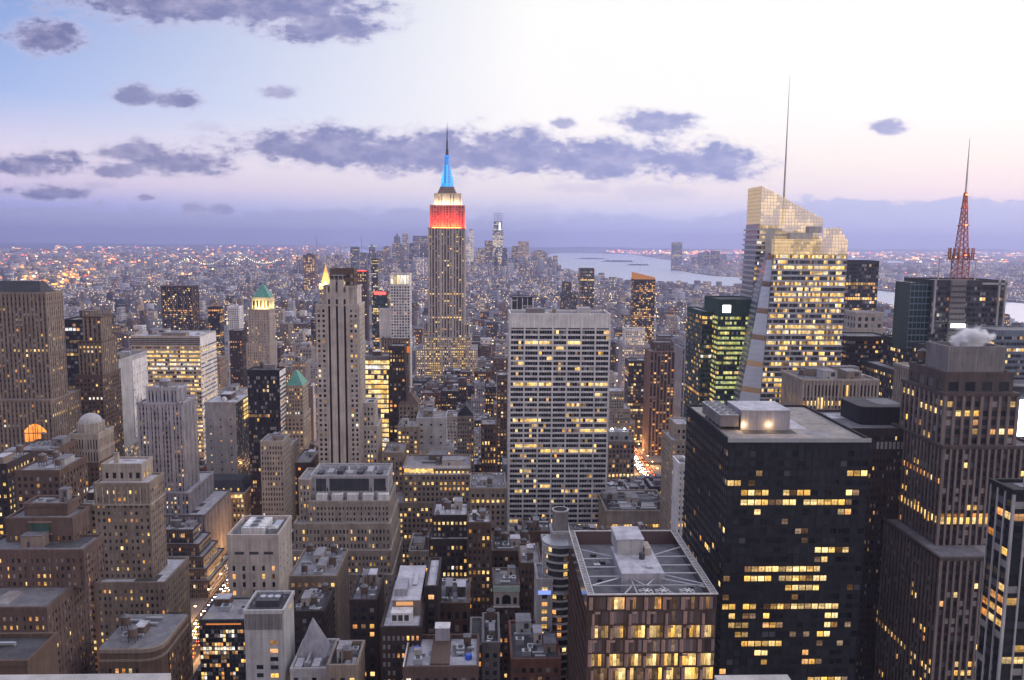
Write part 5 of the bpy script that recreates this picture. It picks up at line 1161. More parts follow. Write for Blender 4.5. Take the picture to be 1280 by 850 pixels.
b.clutter(*q[1][:2], q[0][3]+.5, q[1][3], q[1][4]+.1, 3); b.done(100, True, 850, 'huge ribbed brown tower'); TOP41 = q[0]
b = Building('office_tower', 'black glass tower with slender white corner piers at the lower right edge', seed=94)
x0, x1, y0, y1, z = px_box(1268, 1345, 616, 235, 11); b.tier(x0, x1, y0, y1, 0, z, BLK.but(bay=4.1, ww=.86, wh=.6, fl=3.9, pier='palegrey', pd=.5, sd=.15, lit=.12, row=.1, types=((ORG, 2), (WRM, 3))), sides='NE', clutter=2)
b.done(60, True, 850, 'black tower with white piers')

# --- low wide beige block and others behind the dark tower
b = Building('office_building', 'wide beige ribbed block with plant on its flat roof before the crystalline tower', seed=95)
x0, x1, y0, y1, z = px_box(1004, 1097, 476, 520, None, 978); b.tier(x0, x1, y0, y1, 0, z, VERT.but(wall='beige', sp='beige', bay=2.4, ww=.55, wh=.9, fl=8.5, pd=.8, sd=.3, lit=.06, cap=2.5, roof='greyroof'), sides='NE', clutter=9)
m = b.part('lit_row'); m.uv = []; n = 19; bw = (x1-x0)/n; zz = at(1050, 507, 520).z
for k in range(n): xa = x0+k*bw+.5; m.poly([(xa, y0-.4, zz), (xa+bw-1, y0-.4, zz), (xa+bw-1, y0-.4, zz+3.2), (xa, y0-.4, zz+3.2)], WIN[BRT if k % 4 else ORG]); m.uv += [(0, 0), (1, 0), (1, 1), (0, 1)]
b.done(100, True, 530, 'wide beige ribbed block')
simple('office_building', 'beige ribbed slab wedged left of the huge ribbed brown tower', [(1154, 1196, 466, 430, 30, VERT.but(wall='beige', sp='grey', bay=2.4, ww=.6, fl=3.8, pd=.7, lit=.1))], 'beige ribbed slab', 545)
simple('office_tower', 'dark glass tower right behind the crystalline tower', [(1059, 1099, 327, 800, 34, BLK.but(wall='slate', bay=2.6, lit=.08, row=.10)), ], 'dark glass tower behind the crystalline one', 470)
simple('office_building', 'pale blocky stepped building in front of the dark glass tower', [(1071, 1104, 392, 720, 24, PUN.but(wall='limestone', bay=6, fl=6, lit=.03)), (1062, 1107, 412, 716, 32, PUN.but(wall='limestone', lit=.06))], 'pale blocky building', 470)
simple('office_building', 'squat dark brown block with amber windows right of the crystalline tower', [(1059, 1113, 422, 640, 30, HORZ.but(wall='darkbrown', lit=.08, row=.15, bay=2.4))], 'squat dark brown block', 470)
b, q = simple('green_glass_tower', 'dark green glass tower with lit greenish floors and a white rooftop sign', [(899, 950, 376, 640, 42, St(wall='greensteel', bay=1.8, fl=4.0, ww=.9, wh=.55, pd=.1, sd=.2, lit=.3, row=.72, types=((GLT, 6), (BRT, 1), (DIM, 1)), roof='tar', cap=12))], 'dark green glass tower', 512)
x0, x1, y0, y1, z = q[0]; m = MB(); m.box(x0+3, x0+9.5, y0-.5, y0-.2, z-9.5, z-3.5, lampmat('sign_white', (.92, .96, 1), 2.6)); m.build('roof_sign', b.root)
b = Building('green_glass_wing', 'lower green glass wing on the left of the dark green tower', seed=97); x2, x3, y2, y3, z2 = px_box(878, 898, 391, 655, 50); b.tier(x2, x0-.6, y2, y3, 0, z2, St(wall='greensteel', bay=2.2, fl=4, ww=.9, wh=.6, pd=.1, sd=.12, lit=.12, row=.08), sides='NE'); b.done(60, True, 505, 'green glass wing')

# --- crystalline tower
b = Building('crystal_tower', 'faceted glass skyscraper with slanted lit screen crown and white spire', 'skyscraper', seed=99)
gl = glassmat('pale_glass', (.17, .18, .21), .1); sg = principled('silver_spandrel', (.50, .50, .54), .35, .5, .2, .12, .5)
Ya, Yb = 640.0, 612.0; rg = random.Random(12)
def X(px, py, Y): return at(px, py, Y).x
def Zp(px, py, Y): return at(px, py, Y).z
# rear prism
za0, za1 = Zp(949, 232, Ya), Zp(1026, 273, Ya); xa0, xa1 = X(949, 300, Ya), X(1027, 300, Ya); xl0 = X(931, 480, Ya)-2.5
zb_ = Zp(990, 250, Ya); zcut = Zp(990, 270, Ya)
kz = lambda z: xl0+(xa0-xl0)*max(0, min(1, (z-90)/(za0-90)))
b.wall.v += [(xl0, Ya, 0), (xa1, Ya, 0), (xa1, Ya+34, 0), (xl0, Ya+34, 0), (xa0, Ya, za0-30), (xa1, Ya, za1-18), (xa1, Ya+34, za1-18), (xa0, Ya+34, za0-30)]
k_ = b.wall.slot(gl)
for f in ((0, 1, 5, 4), (1, 2, 6, 5), (2, 3, 7, 6), (3, 0, 4, 7), (4, 5, 6, 7)): b.wall.f.append(f); b.wall.mi.append(k_)
b.tiers.append((xl0, xa1, Ya, Ya+34, 0, za0))
for j in range(62):
    z = 28+j*4.1
    if z > za0-32: break
    xx = kz(z); xr = xa1
    if z > za1-22: xr = xa0+(za0-30-z)/(za0-30-za1+18)*(xa1-xa0)-1
    if xr-xx < 3: break
    b.wall.box(xx-.25, xr, Ya-.35, Ya, z, z+1.5, sg); b.wall.box(xx-.3, xx-.02, Ya, Ya+34, z, z+1.5, sg)
    n = int((xr-xx)/2.0)
    for i in range(n):
        core = 7 < i < 14 and z > 150
        if core: continue
        p = .55 if i < 6 else .2
        b.wins.append(('N', xx+1+i*2.0, Ya-.02, z+1.6, 1.85, 2.3, rg.choice((BRT, WRM, WHT)) if rg.random() < p*.62 else rg.choice((GRY, GRY, DARK, DIM))))
m = b.part('service_core'); m.box(X(957, 290, Ya), X(968, 290, Ya), Ya-.8, Ya-.4, 150, za0-34, S('palegrey'))
def screen(name, pts, Y, dy, lit=.35, step=2.4):
    """lattice screen wall: lit panels behind a grid of mullions; pts = lower-left, lower-right, upper-right ... outline"""
    pm, gm_ = b.part(name), b.part('screen_mullion'); pm.uv = []
    xs_ = [p[0] for p in pts]; zs_ = [p[1] for p in pts]
    def top(x):
        up = sorted([p for p in pts if p[2]]); 
        for p, q in zip(up[:-1], up[1:]):
            if p[0]-1e-6 <= x <= q[0]+1e-6: return p[1]+(q[1]-p[1])*((x-p[0])/max(1e-6, q[0]-p[0]))
        return up[-1][1]
    zlo = min(zs_); xlo, xhi = min(xs_), max(xs_); n = max(2, int((xhi-xlo)/step)); w_ = (xhi-xlo)/n
    for i in range(n):
        xa, xb = xlo+i*w_, xlo+(i+1)*w_; z = zlo; ta, tb = top(xa), top(xb); gm_.box(xa-.12, xa+.12, Y-.3, Y-.08, zlo, max(zlo+.1, ta), S('white'))
        while z < max(ta, tb)-.2:
            zz = min(z+2.6, 1e9); c_ = [(xa+.1, Y, z), (xb-.1, Y, z), (xb-.1, Y, min(zz, tb)), (xa+.1, Y, min(zz, ta))]
            if min(zz, tb) > z and min(zz, ta) > z:
                pm.poly(c_, CROWN[0 if math.sin(xa*.13+z*.21)+math.sin(xa*.31-z*.17)+rg.uniform(-.5, .5) > 1.1-lit*1.6 else 1]); pm.uv += [(0, 0), (1, 0), (1, 1), (0, 1)]; gm_.box(xa, xb, Y-.25, Y-.1, z-.1, z+.1, S('white'))
            z += 2.6
    gm_.box(xhi-.12, xhi+.12, Y-.3, Y-.08, zlo, top(xhi), S('white'))
def screenmat(name, col, s):
    m = litmat(name, col, s, .12, .12, True); t = m.node_tree; o = [n for n in t.nodes if n.type == 'OUTPUT_MATERIAL'][0]; src = o.inputs[0].links[0].from_socket
    tr = t.nodes.new('ShaderNodeBsdfTransparent'); mx = t.nodes.new('ShaderNodeMixShader'); mx.inputs[0].default_value = .35; t.links.new(src, mx.inputs[1]); t.links.new(tr.outputs[0], mx.inputs[2]); t.links.new(mx.outputs[0], o.inputs[0]); return m
CROWN = [screenmat('crown_bright', (1, .66, .27), .62), screenmat('crown_mid', (1, .68, .32), .36), gl]
screen('crown_screen', [(xa0, za0-31, 0), (xa1, za1-19, 0), (xa0, za0, 1), (xa1, za1, 1)], Ya-.1, 0, .45)
cs_ = m = b.part('crown_side')
for k in range(12): m.box(xa0-.1, xa0+.1, Ya+k*2.8, Ya+k*2.8+.2, za0-30, za0, S('white'))
m.box(xa0-.05, xa0+.05, Ya, Ya+33, za0-30, za0-.4, CROWN[1])
m = b.part('plant_box'); m.box(X(982, 300, Ya), X(1010, 300, Ya), Ya-9, Ya-2, Zp(990, 300, Ya), Zp(990, 291, Ya), S('palegrey')); m.box(X(1005, 300, Ya), X(1021, 300, Ya), Ya-8.5, Ya-2, Zp(990, 290.9, Ya), Zp(990, 283, Ya), S('lavender'))
# front prism with a slanted left edge and a sloped glass facet
zf = Zp(1010, 317, Yb); xr = X(1058, 330, Yb); xt, xbm = X(967, 317, Yb), X(950, 500, Yb); zbm = Zp(950, 500, Yb); xe = X(931, 500, Yb)
fx = lambda z: xt+(xbm-xt)*(zf-z)/(zf-zbm); ex = lambda z: xt-.5+(xe-xt+.5)*(zf-z)/(zf-zbm)
k_ = len(b.wall.v); P0 = [(fx(0), Yb), (xr, Yb), (xr, Yb+27.5), (ex(0), Yb+27.5), (ex(0), Yb+14)]; P1 = [(fx(zf), Yb), (xr, Yb), (xr, Yb+27.5), (ex(zf), Yb+27.5), (ex(zf), Yb+10)]
b.wall.v += [(x, y, 0) for x, y in P0]+[(x, y, zf) for x, y in P1]; s_ = b.wall.slot(gl)
for f in ((0, 1, 6, 5), (1, 2, 7, 6), (2, 3, 8, 7), (3, 4, 9, 8), (5, 6, 7, 8, 9)): b.wall.f.append(tuple(k_+i for i in f)); b.wall.mi.append(s_)
b.tiers.append((xe, xr, Yb, Yb+27, 0, zf)); fc = b.part('glass_facet', 'pale sloping glass facet')
for j in range(60):
    z = zf-5-j*4.15
    if z < 25: break
    xx = fx(z); b.wall.box(xx, xr+.3, Yb-.4, Yb, z-.1, z+1.35, sg); b.wall.box(xr, xr+.3, Yb, Yb+27, z-.1, z+1.35, sg)
    n = int((xr-xx)/1.55); rl = rg.random() < .22; run = False
    for i in range(n):
        p = .80 if rl else .36; lit = rg.random() < (p+.3 if run else p*.55); run = lit
        b.wins.append(('N', xx+.8+i*1.55+(xr-xx-n*1.55)/2, Yb-.02, z+1.4, 1.45, 2.6, rg.choices((BRT, WRM, WHT, DIM), (4, 4, 1, 2))[0] if lit else rg.choices((GRY, DARK, BLIND), (6, 2, 1))[0]))
    # facet floors
    b.wall.box(ex(z)-.3, ex(z)+.5, Yb+14.2, Yb+27, z-.1, z+1.6, sg)
    zz = z+4.14; a = Vector((ex(z), Yb+10+4*(zf-z)/zf, z)); c_ = Vector((fx(z), Yb, z)); a2 = Vector((ex(zz), Yb+10+4*(zf-zz)/zf, zz)); c2 = Vector((fx(zz), Yb, zz)); nrm = (c_-a).cross(a2-a).normalized()*.35
    if (c_-a).length > 1.5: fc.poly([a-nrm*-1 if nrm.y < 0 else a-nrm, c_-nrm*-1 if nrm.y < 0 else c_-nrm, c2-nrm*-1 if nrm.y < 0 else c2-nrm, a2-nrm*-1 if nrm.y < 0 else a2-nrm], principled('facet_glass', (.48, .51, .58), .25, .8, 0, .12, .05) if j % 5 else WIN[DIM])  # sky reflection on the facet put into its pale base colour
fc.uv = None
xm = X(1027, 300, Yb); screen('crown_screen', [(X(964, 310, Yb), zf-1, 0), (xr, zf-1, 0), (X(964, 310, Yb), Zp(1000, 299, Yb), 1), (xm-.1, Zp(1000, 299, Yb), 1), (xm, Zp(1030, 286, Yb), 1), (X(1050, 290, Yb), Zp(1050, 284, Yb), 1), (xr, Zp(1058, 300, Yb), 1)], Yb-.42, 0, .6)
sp = b.part('spire'); xs_ = X(980, 245, Ya+16); z0_ = za0-30; z1_ = Zp(981, 94, Ya+16)
zz = z0_; wl_ = principled('spire_paint', (.46, .43, .36), .5, .4)
for k in range(16): z2_ = z0_+(z1_-z0_)*(k+1)/16; sp.tube((xs_, Ya+16, zz), (xs_, Ya+16, z2_-.4), 1.05-.06*k, wl_ if k % 2 else METAL, 6, 1.05-.06*(k+1)); zz = z2_-.4
for k in range(10): cs_.box(xa0-.18, xa0+.14, Ya+.3, Ya+33, za0-30+k*3, za0-29.75+k*3, S('white'))
b.done(100, True, 500, 'faceted crystalline tower')

# --- tower with red antenna
b = Building('antenna_tower', 'dark teal glass skyscraper with boxy framed top and red lattice antenna', 'skyscraper', seed=101)
q = tiers(b, [(1166, 1256, 352, 575, 40, St(wall='slate', sp='darkgrey', bay=2.2, fl=3.9, ww=.85, wh=.6, pd=.15, sd=.12, lit=.04, row=.03, roof='tar', cap=3)), (1150, 1262, 432, 566, 56, St(wall='slate', bay=2.4, fl=4, ww=.82, wh=.62, pd=.15, sd=.1, lit=.14, row=.08)), (1134, 1266, 470, 560, 70, St(wall='slate', bay=2.4, fl=4, ww=.8, lit=.12, row=.05))])
x0, x1, y0, y1, z = q[0]; m = b.part('stone_bay'); xb_ = X(1187, 360, 575), X(1206, 360, 575); m.box(xb_[0], xb_[1], y0-2.2, y0-.2, q[1][4]-20, z+1, S('grey'))
for k in range(16): m.box(xb_[0]-.1, xb_[1]+.1, y0-2.4, y0-2.21, z-4-k*4, z-2.6-k*4, S('darkgrey'))
m = b.part('corner_frame')
for xa in (x0, x1-6, x0+52): m.box(xa, xa+1.2, y0-3.2, y0-2, z-38, z+1.5, S('palegrey'))
m.box(x1-18, x1, y0-3.2, y0-2, z-2, z-.6, S('palegrey')); tl = b.part('teal_bay'); tl.box(X(1140, 360, 575), x0-.3, y0+2, y0+24, q[1][4]-5, z-1, glassmat('teal_glass', (.03, .09, .085), .15))
for k in range(12): tl.box(X(1140, 360, 575)-.2, x0-.1, y0+1.7, y0+1.99, z-3-k*4.6, z-2.2-k*4.6, S('bluegrey'))
for k in range(9): xx_ = X(1140, 360, 575)+k*3; tl.box(xx_, xx_+.3, y0+1.72, y0+1.98, q[1][4]-4, z-1.2, S('bluegrey'))
sg_ = b.part('lit_sign'); a = at(1190, 410, 562); c_ = at(1208, 405, 562); sg_.box(a.x, c_.x, 563, 564, a.z, c_.z, lampmat('sign_glow', (.85, .95, .9), 1.6))
gn = b.part('roof_gantry')
for xa in (X(1176, 330, 590), X(1222, 330, 590)): gn.tube((xa, 592, z), (xa, 592, z+16), .5, METAL, 5)
gn.tube((X(1176, 330, 590), 592, z+16), (X(1222, 330, 590), 592, z+16), .4, METAL, 5)
ant = b.part('lattice_antenna'); red = principled('antenna_red', (.34, .11, .06), .5, .4, 0, .15, .3); xa_ = X(1199, 349, 592); ya_ = 592.0
zA, zB, zC = z+1, Zp(1203, 241, 592), Zp(1207, 172, 592); xB = X(1203.5, 241, 592); lean = 0
lv = 15; prev = None
for k in range(lv+1):
    f = k/lv; zz = zA+(zB-zA)*f; hw = 5.2*(1-f)**1.15+.9 if f > .28 else 4.2
    if .28 < f: hw = max(.7, 2.7*(1-(f-.28)/.72)+.7)
    cur = [Vector((xa_+sx*hw, ya_+sy*hw, zz)) for sx, sy in ((-1, -1), (1, -1), (1, 1), (-1, 1))]
    if prev:
        for i in range(4): ant.tube(prev[i], cur[i], .38, red, 4); ant.tube(prev[i], cur[(i+1) % 4], .2, red, 4); ant.tube(prev[(i+1) % 4], cur[i], .2, red, 4); ant.tube(cur[i], cur[(i+1) % 4], .22, red, 4)
    prev = cur
for f, hw in ((.27, 8), (.30, 7), (.62, 3), (.82, 2.2)): zz = zA+(zB-zA)*f; ant.box(xa_-hw, xa_+hw, ya_-hw, ya_+hw, zz, zz+.5, red)
for k in range(16): a = 2*math.pi*k/16; zz = zA+(zB-zA)*.27; ant.tube((xa_+8.4*math.cos(a), ya_+8.4*math.sin(a), zz-3), (xa_+8.4*math.cos(a), ya_+8.4*math.sin(a), zz+6), .35, red, 4)
m = b.part('mast'); m.tube((xa_, ya_, zB), (xa_, ya_, zB+(zC-zB)*.5), .8, S('white'), 6, .5); m.tube((xa_, ya_, zB+(zC-zB)*.5), (xa_, ya_, zC), .45, METAL, 6, .15)
rl_ = lampmat('beacon_red', (1, .16, .05), 3.5)
for f in (.27, .62, .97):
    d = b.part('beacon'); zz = zA+(zB-zA)*f; d.box(xa_-.6, xa_+.6, ya_-6*(1-f)-2, ya_-6*(1-f)-1, zz, zz+1.1, rl_)
b.done(100, True, 480, 'red antenna skyscraper'); PL = (xa_, ya_, zA)
for f in (.1, .5, .85):
    d = bpy.data.lights.new('antenna_light', 'POINT'); d.energy = 1.0e3; d.color = (1, .30, .12); d.shadow_soft_size = 2; o_ = bpy.data.objects.new('antenna_light', d); COL.objects.link(o_); o_.location = (xa_, ya_-12*(1-f)-5, zA+(zB-zA)*f)
simple('office_building', 'blue grey glass slab with yellow windows at the right edge behind the brown tower', [(1246, 1330, 415, 500, 30, HORZ.but(wall='bluegrey', lit=.1, row=.2))], 'blue grey slab at the right edge', 560)
b = Building('billboard_building', 'dark building at the right edge carrying a glaring white video screen', seed=103); q = tiers(b, [(1264, 1330, 486, 420, 30, BLK.but(lit=.1))]); x0, x1, y0, y1, z = q[0]
m = b.part('video_screen'); a = at(1268, 545, 418); c_ = at(1330, 500, 418); m.box(a.x, c_.x, 417.5, 418.6, a.z, c_.z, lampmat('screen_white', (.72, .84, 1), 6)); b.done(20, True, 560, 'building with the white screen')

# --- bottom centre low buildings (roofs seen from above)
b = Building('loft_building', 'brown brick loft with pale T-shaped roof, rooftop house and three-bay sunroom', seed=110)
q = tiers(b, [(477, 525, 786, 300, 46, BRN.but(wall='darkbrown', bay=1.9, fl=3.6, lit=.10, row=.06, roof='membrane', dark=((DARK, 3), (BLIND, 4)), types=((ORG, 3), (BRT, 3))))]); x0, x1, y0, y1, z = q[0]
m = b.part('penthouse'); m.box(x0+3, x1-1, y0+11, y1-1, z+.1, z+6.5, S('tan')); m.box(x0+2.7, x1-.7, y0+10.7, y1-.7, z+6.51, z+6.9, R('membrane')); m.box(x0+3.4, x0+8.5, y0+14, y0+25, z+6.91, z+10, S('lavender'))
d = b.part('sunroom'); d.box(x0+3, x1-3.5, y0+5, y0+10.6, z+.1, z+4, S('white'))
for k in range(3): d.box(x0+3.5+k*2.4, x0+5.3+k*2.4, y0+4.95, y0+5.0, z+.8, z+3.2, S('slate'), 'S')
d = b.part('lit_window'); d.box(x0+4.5, x1-3.6, y0+10.9, y0+10.99, z+4.4, z+6, WIN[ORG])
d = b.part('skylight'); d.box(x0+10, x1-3, y0+24, y0+36, z+6.91, z+7.6, METAL); b.clutter(x0+9.5, x1-2, y0+12, y0+23, z+6.92, 4); b.done(80, True, 850, 'brick loft with sunroom')
simple('loft_building', 'slim dark loft right behind the loft with the sunroom', [(532, 546, 735, 322, 30, DBR.but(lit=.2, types=((ORG, 1), (WRM, 1)), roof='membrane'), {'clutter': 9})], 'slim dark loft', 800)
b = Building('loft_building', 'low brown building with two blue roof tanks on pale roof decks', seed=112)
q = tiers(b, [(505, 597, 838, 282, 24, BRN.but(wall='redgranite', lit=.06, roof='membrane', par=1.8))]); x0, x1, y0, y1, z = q[0]
b.wall.box(x0-.4, x0+.05, y0-.4, y1, z+.5, z+1.9, S('white')); m = b.part('stair_house'); m.box(x0+9.5, x0+16.5, y0+1, y1-1, z+.1, z+2.2, S('brown')); m.box(x0+10.4, x0+16, y1-6, y1-1.2, z+2.21, z+7.2, S('lavender')); m.box(x0+10.2, x0+16.2, y1-6.2, y1-1, z+7.21, z+7.5, S('white'))
blue = principled('blue_drum', (.03, .10, .55), .45, .5)
for xx, yy in ((x0+3.5, y0+14), (x1-3.5, y0+8)): d = b.part('blue_tank'); d.cyl(xx, yy, z+.1, z+1.7, 1.35, 1.35, 16, blue); d.cyl(xx, yy, z+1.7, z+2, 1.2, 1.0, 16, blue)
b.clutter(x0+1, x0+9, y0+1, y0+12, z+.1, 4); b.clutter(x0+17, x1-1, y0+10, y1-1, z+.1, 4); b.done(50, True, 850, 'low building with blue tanks')
b, q = simple('stone_building', 'low building with a steep grey stone pyramid on top beside the tiled tower', [(364, 410, 838, 300, 23, GRYS.but(wall='palegrey', lit=.03, roof='greyroof'), {'clutter': 0})], 'stone pyramid building', 850)
x0, x1, y0, y1, z = q[0]; pa, pb = at(369, 809, 309).x, at(407, 809, 309).x; m = MB(); m.frustum(pa, pb, y0+9, y0+20, z+.2, at(389, 772, y0+14.5).z, .02, .02, S('lavender')); m.build('stone_pyramid', b.root)
m = MB(); xm = (pa+pb)/2; m.box(xm-.5, xm+.5, y0+1, y0+12, z+.2, z+2.6, S('lavender')); m.box(xm-1.2, xm+1.2, y0+2, y0+4, z+.2, z+1.8, S('palegrey')); m.build('roof_ridge', b.root)
for sg_ in (-1, 1): m = MB(); m.box(min(xm+sg_*1.8, xm+sg_*4.8), max(xm+sg_*1.8, xm+sg_*4.8), y0+1.5, y0+8, z+.2, z+.9, R('membrane')); m.build('roof_deck', b.root)
b, q = simple('loft_building', 'dark loft with pale roof, white dome vents and tall blank side', [(438, 470, 752, 335, 26, DBR.but(lit=.05, roof='greyroof', wall='darkbrown'), {'clutter': 17})], 'dark loft with dome vents', 830)
simple('low_building', 'low building with a grey dish in its dark roof well at the bottom', [(410, 446, 838, 285, 18, GRYS.but(wall='tan', roof='tar', par=2.4), {'clutter': 7})], 'low building with roof well', 850)
b, q = simple('office_building', 'beige wing with pale roof huts between tiled tower and broad stone block', [(362, 420, 722, 400, 36, BEI.but(wall='tan', lit=.05, roof='gravel'), {'clutter': 13})], 'beige wing with roof huts', 800)
simple('low_building', 'low dark building with tangled white pipes on its roof', [(366, 404, 766, 352, 24, DBR.but(roof='tar', lit=.05), {'clutter': 25})], 'low dark building with pipes', 800)
simple('loft_building', 'brown loft block with arched upper windows below the slim brick tower', [(547, 586, 756, 345, 26, BRN.but(bay=3.4, fl=6, lit=.03, roof='greyroof'), {'clutter': 17})], 'brown arched loft', 850)
simple('loft_building', 'brown loft building with fire stairs right of the ornate front', [(651, 676, 706, 380, 26, DBR.but(wall='brown', bay=2.1, lit=.05), {'clutter': 13})], 'brown loft by the ornate front', 790)
simple('loft_building', 'dark brown block with roof hut and white ducts left of the balcony hotel', [(616, 664, 690, 420, 24, DBR.but(wall='brown', lit=.06, roof='tar'), {'clutter': 21})], 'dark brown block by the hotel', 740)
simple('office_building', 'blank brown block under the white gridded slab', [(655, 690, 666, 445, 22, PUN.but(wall='brown', ww=.2, lit=0, roof='tar'), {'clutter': 11})], 'blank brown block', 700)
simple('loft_building', 'low grey loft with a lit orange shaft beside the blue tanks', [(588, 603, 808, 318, 24, GRYS.but(lit=.4, types=((ORG, 1),), roof='tar'), {'clutter': 9})], 'low grey loft', 850)
simple('low_building', 'low building with square white skylight in the street canyon', [(604, 624, 808, 312, 26, GRYS.but(roof='tar', lit=.05, par=2), {'clutter': 9})], 'low skylight building', 850)
simple('loft_building', 'low red roofed loft with rusty railing left of the balcony hotel foot', [(640, 700, 826, 300, 32, BRK.but(lit=.04, roof='tar'), {'clutter': 15})], 'low red roofed loft', 850)
simple('office_building', 'brown office block with yellow window columns left of the deco tower', [(20, 74, 590, 430, 30, BRN.but(lit=.18), {'clutter': 9})], 'brown block with yellow window columns', 630)
simple('apartment_building', 'brown apartment block with roof dome in front of the orange arch', [(16, 66, 565, 520, 30, BRN.but(wall='brown', lit=.1), {'clutter': 11})], 'brown block before the arch', 640)
simple('office_building', 'dark building with bright yellow windows at the left edge', [(-30, 8, 582, 470, 30, DBR.but(lit=.45, types=((BRT, 2), (WRM, 3))), {'clutter': 7})], 'dark building at the left edge', 680)
simple('office_building', 'low tan block with pale flat roof between brick and tan towers', [(84, 120, 632, 450, 30, TAN.but(lit=.15, roof='membrane'), {'clutter': 9})], 'low tan block', 720)

# --- downtown skyline and far towers
DT = [  # xl, xr, ytop, Y, wall, label words
 (490, 502, 296, 6300, 'bluegrey', 'stepped blue grey skyscraper in the far downtown cluster'), (503, 510, 292, 6100, 'palegrey', 'slim pale skyscraper, tallest of the far downtown cluster'),
 (516, 534, 295, 6200, 'bluegrey', 'wide flat-topped skyscraper at the right of the far downtown cluster'), (479, 487, 309, 5900, 'tan', 'far tower with an orange lit top left of downtown'),
 (459, 470, 309, 5600, 'slate', 'far dark pyramidal tower over the river'), (438, 448, 309, 4200, 'bluegrey', 'far flat slab beyond the striped tower'),
 (379, 393, 319, 3600, 'brick', 'far brown apartment slabs left of the golden pyramid'), (447, 458, 316, 4600, 'bluegrey', 'far blue block in the old town'), (471, 479, 314, 5200, 'grey', 'far grey tower beside the orange topped one'),
 (511, 517, 305, 6000, 'slate', 'far narrow slate tower between two pale skyscrapers'), (525, 535, 306, 5600, 'slate', 'far low slate tower against the red topped skyscraper'), (496, 505, 309, 5500, 'tan', 'far tan tower low in the downtown cluster'),
 (586, 592, 288, 5750, 'white', 'far white lit tower just right of the red topped skyscraper'), (581, 588, 297, 5700, 'white', 'far lower white tower hugging the red topped skyscraper'),
 (606, 617, 301, 5800, 'tan', 'far flat tan tower with lit floors left of the tower under construction'), (628, 634, 311, 5700, 'slate', 'far dark block at the foot of the tower under construction'),
 (648, 661, 302, 6000, 'beige', 'far squat tower with glowing gold top floors'), (640, 649, 308, 6050, 'slate', 'far dark tower left of the gold topped one'), (665, 684, 313, 5900, 'bluegrey', 'far broad rounded tower right of the gold topped one'),
 (692, 697, 320, 5700, 'grey', 'far narrow grey tower at the water edge'), (596, 606, 311, 5500, 'bluegrey', 'far blue tower between white tower and construction tower'), (617, 622, 316, 5400, 'slate', 'far low slate block in front of the construction tower'),
 (841, 853, 303, 7400, 'bluegrey', 'lone blue glass tower across the water'), (874, 880, 316, 7600, 'bluegrey', 'far blue tower across the river, left of the waterfront group'), (880, 887, 315, 7700, 'slate', 'far slate tower with red roof light across the river'), (890, 900, 314, 7500, 'slate', 'far broad slate tower across the river'), (903, 908, 318, 7600, 'grey', 'far grey tower at the right of the waterfront group'), (866, 873, 322, 7600, 'bluegrey', 'far small blue tower on the waterfront')]
for i, (xl, xr, yt, Y, wl, lb) in enumerate(DT):
    litp = .55 if 'gold' in lb or 'white' in lb else .2
    st = St(wall=wl, bay=9, fl=7.5, ww=.62, wh=.6, pd=.8, sd=.6, lit=litp, row=.12, par=1.5, types=((WRM, 3), (BRT, 2), (DIM, 2)) if wl != 'white' else ((WHT, 3), (BRT, 1)))
    b = Building('office_tower', lb, 'building', seed=200+i, win=False); q = px_box(xl, xr, yt, Y, 45); x0, x1, y0, y1, z = q
    if 'stepped' in lb or 'pyramidal' in lb:
        b.tier(x0, x1, y0, y1, 0, z*.8, st); b.tier(x0+(x1-x0)*.2, x1-(x1-x0)*.2, y0+5, y1-5, z*.8, z, st); m = b.part('pinnacle'); m.frustum(x0+(x1-x0)*.3, x1-(x1-x0)*.3, y0+8, y1-8, z, z+30, .05, .05, S('copper' if 'pyr' in lb else 'bluegrey'))
    elif 'rounded' in lb: b.tier(x0, x1, y0, y1, 0, z-20, st); b.tier(x0+14, x1-14, y0+3, y1-3, z-20, z-8, st); b.tier(x0+30, x1-30, y0+6, y1-6, z-8, z, st)
    else:
        b.tier(x0, x1, y0, y1, 0, z, st)
        if i % 3 == 0: m = b.part('penthouse'); m.box(x0+(x1-x0)*.25, x1-(x1-x0)*.25, y0+8, y1-8, z+.1, z+8, S('slate'))
    b.done(0, True, None, lb)
# tower under construction
b = Building('unfinished_tower', 'far skyscraper under construction with lit core and crane frame on top', 'skyscraper', seed=260, win=False)
st = St(wall='bluegrey', bay=7, fl=5.5, ww=.8, wh=.7, pd=.5, sd=.4, lit=.35, row=.4, types=((WHT, 5), (BRT, 2)))
q = tiers(b, [(617.5, 627.5, 277, 5750, 48, st.but(wall='slate', lit=.15)), (616, 629, 288, 5748, 54, st)]); x0, x1, y0, y1, z = q[0]
m = b.part('steel_frame')
for k in range(5): xx = x0+(x1-x0)*k/4; m.tube((xx, y0, z), (xx, y0, z+60), 1.4, DKMETAL, 4)
for k in range(4): m.tube((x0, y0, z+15*k+12), (x1, y0, z+15*k+12), 1.2, DKMETAL, 4)
m = b.part('mast'); m.tube(((x0+x1)/2, y0+20, z), ((x0+x1)/2, y0+20, z+88), 2.4, DKMETAL, 5, .8)
m = b.part('lit_stair'); m.box(x0+(x1-x0)*.62, x0+(x1-x0)*.82, y0-2, y0-1.2, z*.35, z-6, litmat('hoist_white', (.95, .97, .9), 1.8, .2)); b.done(0, True, None, 'tower under construction')

